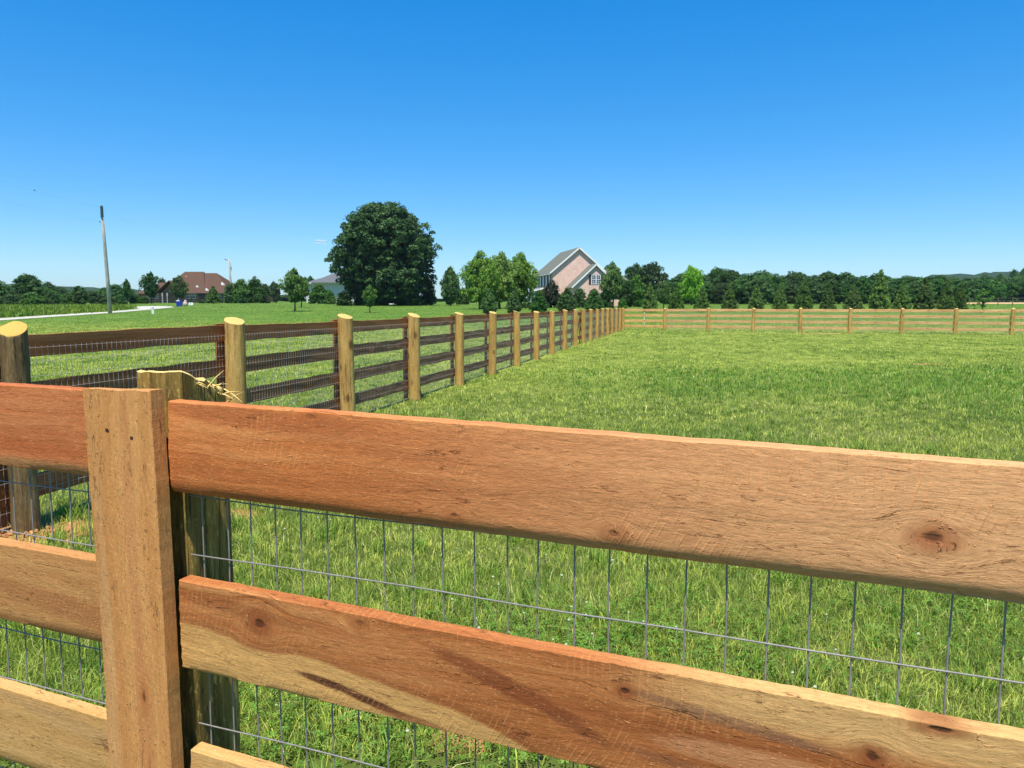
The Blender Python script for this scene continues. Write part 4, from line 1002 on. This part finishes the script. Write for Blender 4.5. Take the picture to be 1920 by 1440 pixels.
def brown_house():
    Y = 172; zg = float(ground(0, Y)); s = Y/F
    X = lambda px: (px-350)*s
    Z = lambda py: HC+(573-py)*s-zg
    h = empty('brown_roofed_house', ((350-960)*s, Y, zg), 0, 'low brick house with a broad brown hipped roof on the left', 'house')
    ev = Z(549)
    m = MB(); m.box(X(303), X(434), 0, 11, 0, ev-.05); m.build('wall', M_RBRICK, h)
    m = MB(); m.box(X(262), X(302.6), 1.5, 10, 0, ev-.1); m.build('wing_wall', M_RBRICK, h)
    m = MB(); hip(m, X(299), X(439), -.8, 12, ev, Z(511), X(370), X(394)); r_ = m.build('roof', M_BROWNROOF, h)
    m = MB(); hip(m, X(303), X(390), -.7, 12.4, ev+.02, Z(508.5), X(334), X(370), 5.4); m.build('roof', M_BROWNROOF, h)
    m = MB(); hip(m, X(257), X(318), .6, 11, ev-.2, Z(529), X(284), X(312)); m.build('roof', M_BROWNROOF, h)
    # front gable slope towards the viewer
    m = MB(); m.slab((X(305), -2.5, ev), (X(331), -2.5, Z(527)), (X(331), 3.6, Z(527)), (X(305), 3.6, ev), .15); m.slab((X(331), -2.5, Z(527)), (X(352), -2.5, ev+.3), (X(352), 3.6, ev+.3), (X(331), 3.6, Z(527)), .15)
    m.build('porch_roof', M_BROWNROOF, h)
    m = MB(); m.prism([(X(311), ev-.2), (X(349), ev-.2), (X(331), Z(531))], -1.3, -1.2); m.build('porch_gable', M_RBRICK, h)
    for px in (317, 326, 347):
        m = MB(); m.box(X(px)-.13, X(px)+.13, -2.2, -1.94, 0, ev-.1); m.build('porch_column', M_GREY, h)
    for px, w, hh in ((357, 1.0, 1.3), (367, 1.0, 1.3), (421, .9, 1.2), (293, .9, 1.1), (278, .9, 1.1)):
        window(h, X(px), 0 if px > 303 else 1.5, .95, w, hh, False, 'x', 1)
    m = MB(); m.box(X(376), X(388), -.06, -.003, 0, 2.2); m.build('door', M_DARK, h)
    m = MB(); m.box(X(438.5)-.05, X(439), -.8, 12, ev-.15, ev-.02); m.box(X(299), X(439), -.86, -.82, ev-.15, ev+.0); m.build('gutter', flat('brown_gutter', (.16, .10, .07)), r_)
    for px, py, q in ((371, 538, .35), (392, 544, .4), (416, 533, .45), (341, 519, .25)):
        m = MB(); m.box(-.5*q, .5*q, -.1, .3, -.2, .9*q); m.box(-.5*q, 1.2*q, -.14, -.105, -.2, .25*q)
        yy = -.8 + (Z(py)-ev)/(Z(511)-ev)*6.2
        m.build('roof_vent', M_WHITE, r_, (X(px), yy-.05, Z(py)))
brown_house()
def grey_house():
    Y = 185; zg = float(ground(0, Y)); s = Y/F; X = lambda px: (px-620)*s; Z = lambda py: HC+(573-py)*s-zg
    h = empty('grey_roofed_house', ((620-960)*s, Y, zg), 0, 'grey-roofed house half hidden behind the huge oak', 'house')
    m = MB(); m.box(X(577), X(740), 0, 12, 0, Z(532)); m.build('wall', flat('pale_render', (.55, .53, .50)), h)
    m = MB(); hip(m, X(574), X(690), -.6, 12.5, Z(531), Z(521), X(592), X(680)); r_ = m.build('roof', M_DARKROOF, h)
    m = MB(); hip(m, X(588), X(662), -1.4, 12, Z(531)+.05, Z(512), X(618), X(640)); m.build('roof', M_DARKROOF, h)
    m = MB(); m.box(X(574), X(690), -.7, -.62, Z(532.4), Z(530.8)); m.build('gutter', M_WHITE, r_)
    for px in (650, 700): window(h, X(px), 0, 1.0, 1.3, 1.4, False, 'x', 2)
grey_house()
sh = empty('white_shed', (*((741-960)/F*140, 140, float(ground(0, 140))),), .2, 'small white shed glimpsed beneath the huge oak', 'shed')
m = MB(); m.prism([(-1.3, 0), (1.3, 0), (1.3, 2.0), (0, 2.7), (-1.3, 2.0)], 0, 3); m.build('wall', M_WHITE, sh)
m = MB(); m.slab((-1.5, -.2, 1.95), (0, -.2, 2.85), (0, 3.2, 2.85), (-1.5, 3.2, 1.95), .08); m.slab((1.5, -.2, 1.95), (1.5, 3.2, 1.95), (0, 3.2, 2.85), (0, -.2, 2.85), .08); m.build('roof', M_DARKROOF, sh)
m = MB(); m.box(-.45, .45, -.04, -.003, .05, 1.9); m.build('door', M_GREY, sh)

# dark rail fence before the brown house
df = empty('paddock_fence', ((205-960)/F*160, 160, float(ground(0, 160))), 0, 'dark brown three-rail fence in front of the brown-roofed house', 'fence')
s = 160/F; n = 22; Ltot = (520-205)*s
M_DFENCE = flat('dark_stain', (.035, .024, .018), .8)
for k in range(n+1):
    m = MB(); x = Ltot*k/n; m.box(x-.07, x+.07, -.07, .07, -.1, 1.5+.03*(k % 3)); m.build('post', M_DFENCE, df)
for z in (.35, .8, 1.25):
    for k in range(n):
        m = MB(); m.box(Ltot*k/n+.002, Ltot*(k+1)/n-.002, -.11, -.072, z, z+.15); m.build('rail', M_DFENCE, df)
# wire fence at the far right
wf = empty('wire_fence', ((1812-960)/F*118, 118, float(ground(0, 118))), rad(-8), 'thin wire fence with short brown posts behind the small open-branched tree', 'fence')
for k in range(8):
    m = MB(); x = k*2.1; m.tube([(x, 0, -.2), (x+.03*(k % 2), 0, 1.35)], [.07, .055], 7); m.build('post', flat('old_post', (.16, .11, .07)) if k == 0 else bpy.data.materials['old_post'], wf)
for z in (.4, .8, 1.2):
    m = MB(); m.tube([(0, 0, z), (14.7, 0, z)], .006, 3); m.build('wire', M_WIRE, wf)

# ================================================================= POLES, BIN, SIGN
gp = NT('weathered_pole'); tc = gp.n('TexCoord').outputs['Object']; nb = gp.noise(gp.vmul(tc, (20, 20, 1.2)), 1, 6, .7)
gp.bsdf(gp.ramp(nb, [(.3, (.20, .18, .14)), (.55, (.42, .40, .34)), (.7, (.56, .54, .48))]), .85, .15, gp.bump(nb, .03, .8)); M_POLE = gp.m
Yp = 76; b = at(207, 588, Yp); tpt = at(190.5, 389, Yp-1.0); zg = float(ground(b[0], Yp))
p1 = empty('utility_pole', (b[0], Yp, zg), 0, 'tall leaning grey utility pole beside the gravel road', 'utility pole')
dv = Vector((tpt[0]-b[0], -1.0, tpt[2]-zg))
m = MB(); m.tube([(-dv.x*.02, 0, -.3), dv*.33, dv*.66, dv], [.20, .175, .15, .12], 14); m.build('pole', M_POLE, p1, smooth=True)
m = MB(); m.tube([dv+Vector((0, 0, -.95)), dv+Vector((0, 0, .12)), dv+Vector((0, 0, .2))], [.135, .13, .05], 12); m.build('pole_cap', flat('dark_green_metal', (.03, .07, .06), .5), p1)
m = MB(); m.tube([dv*.865+Vector((-.14, -.05, 0)), dv*.865+Vector((-.3, -.08, .03))], [.05, .04], 8); m.build('insulator', M_DARK, p1)
Y2 = 172; b2 = at(436.5, 573, Y2); zg2 = float(ground(b2[0], Y2)); t2 = at(428.5, 486, Y2); d2 = Vector((t2[0]-b2[0], 0, t2[2]-zg2))
p2 = empty('utility_pole', (b2[0], Y2, zg2), 0, 'smaller distant utility pole with hardware near its top', 'utility pole')
m = MB(); m.tube([(0, 0, -.3), d2*.5, d2], [.26, .22, .17], 10); m.build('pole', M_POLE, p2, smooth=True)
m = MB(); m.box(-.9, .12, -.08, .08, -.06, .06); m.build('crossarm', M_DARK, p2, tuple(d2*.965), (0, .35, 0))
m = MB(); m.tube([(.25, 0, -.55), (.25, 0, .45), (.25, 0, .5)], [.17, .17, .1], 10); m.build('transformer', M_GREY, p2, tuple(d2*.78))
m = MB(); m.tube([d2*.72+Vector((.28, 0, 0)), d2*.80+Vector((.5, 0, 0)), d2*.9+Vector((.28, 0, 0)), d2*.98], .035, 6); m.build('jumper_wire', M_DARK, p2)
m = MB(); m.tube([d2*.965+Vector((-.85, 0, .3)), d2*.965+Vector((-.85, 0, .62))], [.07, .05], 8); m.build('insulator', M_GREY, p2)
top1 = Vector((b[0], Yp, zg))+dv; low1 = Vector((b[0], Yp, zg))+dv*.865+Vector((-.3, -.08, .03)); top2 = Vector((b2[0], Y2, zg2))+d2
def wire(a, c, sag, label):
    a = Vector(a); c = Vector(c); pts = []
    for k in range(25):
        f_ = k/24; p = a.lerp(c, f_); p.z -= sag*4*f_*(1-f_); pts.append(p-a)
    m = MB(); m.tube(pts, .003, 4); o = m.build('power_line', M_DARK, None, a); tag(o, label, 'power line', 'overhead lines at the utility poles'); return o
q1 = at(-420, 180, 58); q2 = at(-420, 232, 58)
w1 = wire(top1, q1, .8, 'upper thin line running from the leaning pole out of the picture at the left')
w2 = wire(low1, q2, .8, 'lower thin line running from the leaning pole out of the picture at the left')
w3 = wire(top1, top2, 1.3, 'thin line hanging between the leaning pole and the distant pole')
m = MB(); dd_ = w1.data.vertices
f_ = .255; a_ = top1.lerp(q1, f_); a_.z -= .8*4*f_*(1-f_)
m.tube([(-.10, 0, .0), (0, 0, .05), (.10, 0, .02)], [.015, .05, .015], 6); o = m.build('bird', M_DARK, None, tuple(a_+Vector((0, 0, .05)))); tag(o, 'tiny dark bird perched on the upper thin line', 'bird')
# short white marker post
b = hitg(287, 588.5); mk = empty('marker_post', tuple(b), 0, 'short white wooden marker post leaning by the gravel loop', 'post')
m = MB(); m.tube([(0, 0, -.1), (-.07, 0, .62)], [.12, .12], 4); m.build('post', M_WHITE, mk); m = MB(); m.box(-.26, .08, -.1, .1, .6, .68); m.build('cap', M_WHITE, mk)
# blue bins
M_BLUE = flat('blue_plastic', (.012, .035, .30), .4, .4, .1)
def binn(px, Y, wd, hh, label, lid):
    x = (px-960)/F*Y; e_ = empty('blue_bin', (x, Y, float(ground(x, Y))), .3, label, 'bin', 'blue bins on the lawn')
    m = MB(); w = wd/2
    m.add([(-w*.85, -w*.85, 0), (w*.85, -w*.85, 0), (w*.85, w*.85, 0), (-w*.85, w*.85, 0), (-w, -w, hh), (w, -w, hh), (w, w, hh), (-w, w, hh)], [(0,3,2,1),(4,5,6,7),(0,1,5,4),(1,2,6,5),(2,3,7,6),(3,0,4,7)]); m.build('body', M_BLUE, e_)
    m = MB(); m.box(-w*1.08, w*1.08, -w*1.1, w*1.1, hh+.002, hh+.10); m.prism([(-w*.6, hh+.1), (w*.6, hh+.1), (w*.4, hh+.17), (-w*.4, hh+.17)], -w*.8, w*.8); m.build('lid', lid, e_)
    for q in (-1, 1):
        m = MB(); m.tube([(q*w*.7, w*.95, .1), (q*w*.7+.05*q, w*.95, .1)], .1, 10); m.build('wheel', M_DARK, e_)
binn(337.5, 112, .48, .78, 'bright blue bin with pale lid standing on the lawn', flat('pale_lid', (.6, .65, .7)))
binn(342.5, 116, .45, .75, 'darker blue bin tucked behind the bright blue one', M_BLUE)
x = (351-960)/F*117; ck = empty('feed_sack', (x, 117, float(ground(x, 117))), 0, 'pale pinkish sack slumped right of the blue bins', 'sack')
m = MB(); m.tube([(0, 0, 0), (.02, 0, .25), (0, 0, .55), (.05, 0, .8), (.07, 0, .9)], [.26, .33, .3, .16, .2], 10); m.build('sack', flat('pale_sack', (.62, .45, .42)), ck, smooth=True)
x = (361.5-960)/F*108; sg = empty('yard_sign', (x, 108, float(ground(x, 108))), .1, 'small white yard sign on two thin legs right of the blue bins', 'sign')
m = MB(); m.box(-.3, .3, -.02, .02, .25, .62); m.build('panel', M_WHITE, sg)
m = MB(); m.box(-.12, .0, -.026, -.021, .36, .50); m.build('emblem', flat('sign_print', (.12, .25, .22)), sg)
for q in (-.25, .25):
    m = MB(); m.tube([(q, .03, -.1), (q, .03, .3)], .012, 5); m.build('leg', M_DARK, sg)
# white fibreglass marker beyond the corner
x = (1207-960)/F*54; wp = empty('marker_stake', (x, 54, float(ground(x, 54))), 0, 'thin white stake beyond the fence corner', 'stake')
m = MB(); m.tube([(0, 0, -.1), (0, 0, .9)], .022, 8); m.build('stake', M_WHITE, wp)
m = MB(); m.tube([(0, 0, .902), (0, 0, .94)], .026, 8); m.build('cap', M_WHITE, wp)

# cloud wisps far away
gc = NT('cloud'); lw = gc.n('LayerWeight', {}, Blend=.5).outputs['Facing']; tc = gc.n('TexCoord').outputs['Object']
al = gc.math('MULTIPLY', gc.math('POWER', gc.math('SUBTRACT', 1.0, lw), 2.6), gc.math('MULTIPLY', gc.noise(tc, .06, 4), .75))
df_ = gc.n('BsdfDiffuse', {}, Color=(.95, .95, .95)); tl = gc.n('BsdfTranslucent', {}, Color=(.97, .97, .97)); df_ = gc.n('MixShader', {}, i0=.5, i1=df_.outputs[0], i2=tl.outputs[0]); tr = gc.n('BsdfTransparent')
mx = gc.n('MixShader', {}, i0=al, i1=tr.outputs[0], i2=df_.outputs[0]); gc.t.links.new(mx.outputs[0], gc.out.inputs[0])
def cloud(px, py, wpx, hpx, Y, seed):
    import bmesh
    bm = bmesh.new(); rr = random.Random(seed); s = Y/F
    for k in range(3):
        ox = rr.uniform(-.35, .35)*wpx*s; oz = rr.uniform(-.2, .3)*hpx*s*(1-abs(ox)/(wpx*s*.5))
        mtx = Matrix.Translation((ox, rr.uniform(-20, 20), oz)) @ Matrix.Diagonal((wpx*s*rr.uniform(.28, .42), 25, hpx*s*rr.uniform(.3, .5), 1))
        bmesh.ops.create_icosphere(bm, subdivisions=4, radius=1, matrix=mtx)
    me = bpy.data.meshes.new('cloud'); bm.to_mesh(me); bm.free(); me.materials.append(gc.m); me.polygons.foreach_set('use_smooth', [True]*len(me.polygons))
    p = at(px, py, Y); tag(link('cloud', me, None, tuple(p)), kind='structure')
cloud(601, 454, 26, 13, 4000, 1)

# haze
HAZE = .00011
if HAZE:
    hz = NT('haze_air'); pv = hz.n('VolumePrincipled', {}, Density=HAZE, Anisotropy=.3); pv.inputs['Color'].default_value = (.80, .90, 1, 1)
    hz.t.links.new(pv.outputs[0], hz.out.inputs['Volume'])
    m = MB(); m.box(-4300, 4300, -700, 4300, -1.5, 1.0); 
    m.v = [(a, b_, (-1.5 if c < 0 else 95.0)) for a, b_, c in m.v]
    # keep the cloud outside: box ends before it
    m.v = [(a, min(b_, 3900.0) if b_ > 0 else b_, c) for a, b_, c in m.v]
    o = m.build('haze', hz.m); tag(o, kind='stuff')

# ================================================================= LIGHT
AZ, EL = rad(7), rad(68)
S = Vector((-math.sin(AZ)*math.cos(EL), -math.cos(AZ)*math.cos(EL), math.sin(EL)))
sl = bpy.data.lights.new('sun', 'SUN'); sl.energy = 5.0; sl.angle = rad(.53); sl.color = (1, .955, .88)
so = bpy.data.objects.new('sun', sl); COL.objects.link(so); so.rotation_euler = S.to_track_quat('Z', 'Y').to_euler()
w = bpy.data.worlds.new('World'); sc.world = w; w.use_nodes = True; nt = w.node_tree; nt.nodes.clear()
sky = nt.nodes.new('ShaderNodeTexSky'); sky.sky_type = 'NISHITA'; sky.sun_disc = False; sky.sun_elevation = EL; sky.sun_rotation = math.pi + AZ
sky.air_density = 1.0; sky.dust_density = 0; sky.ozone_density = 5; sky.altitude = 100
hs = nt.nodes.new('ShaderNodeHueSaturation'); hs.inputs['Saturation'].default_value = 1.8; hs.inputs['Hue'].default_value = .495; vm = nt.nodes.new('ShaderNodeVectorMath'); vm.operation = 'MULTIPLY'; vm.inputs[1].default_value = (.95, 1.22, 1.50); gm = nt.nodes.new('ShaderNodeGamma'); gm.inputs[1].default_value = .64
bg = nt.nodes.new('ShaderNodeBackground'); bg.inputs[1].default_value = .14; out = nt.nodes.new('ShaderNodeOutputWorld')
nt.links.new(sky.outputs[0], gm.inputs[0]); nt.links.new(gm.outputs[0], hs.inputs['Color']); nt.links.new(hs.outputs[0], vm.inputs[0]); nt.links.new(vm.outputs[0], bg.inputs[0]); nt.links.new(bg.outputs[0], out.inputs[0])
sc.view_settings.view_transform = 'Standard'; sc.view_settings.look = 'None'; sc.view_settings.gamma = 1; sc.view_settings.exposure = .6
sc.render.engine = 'CYCLES'
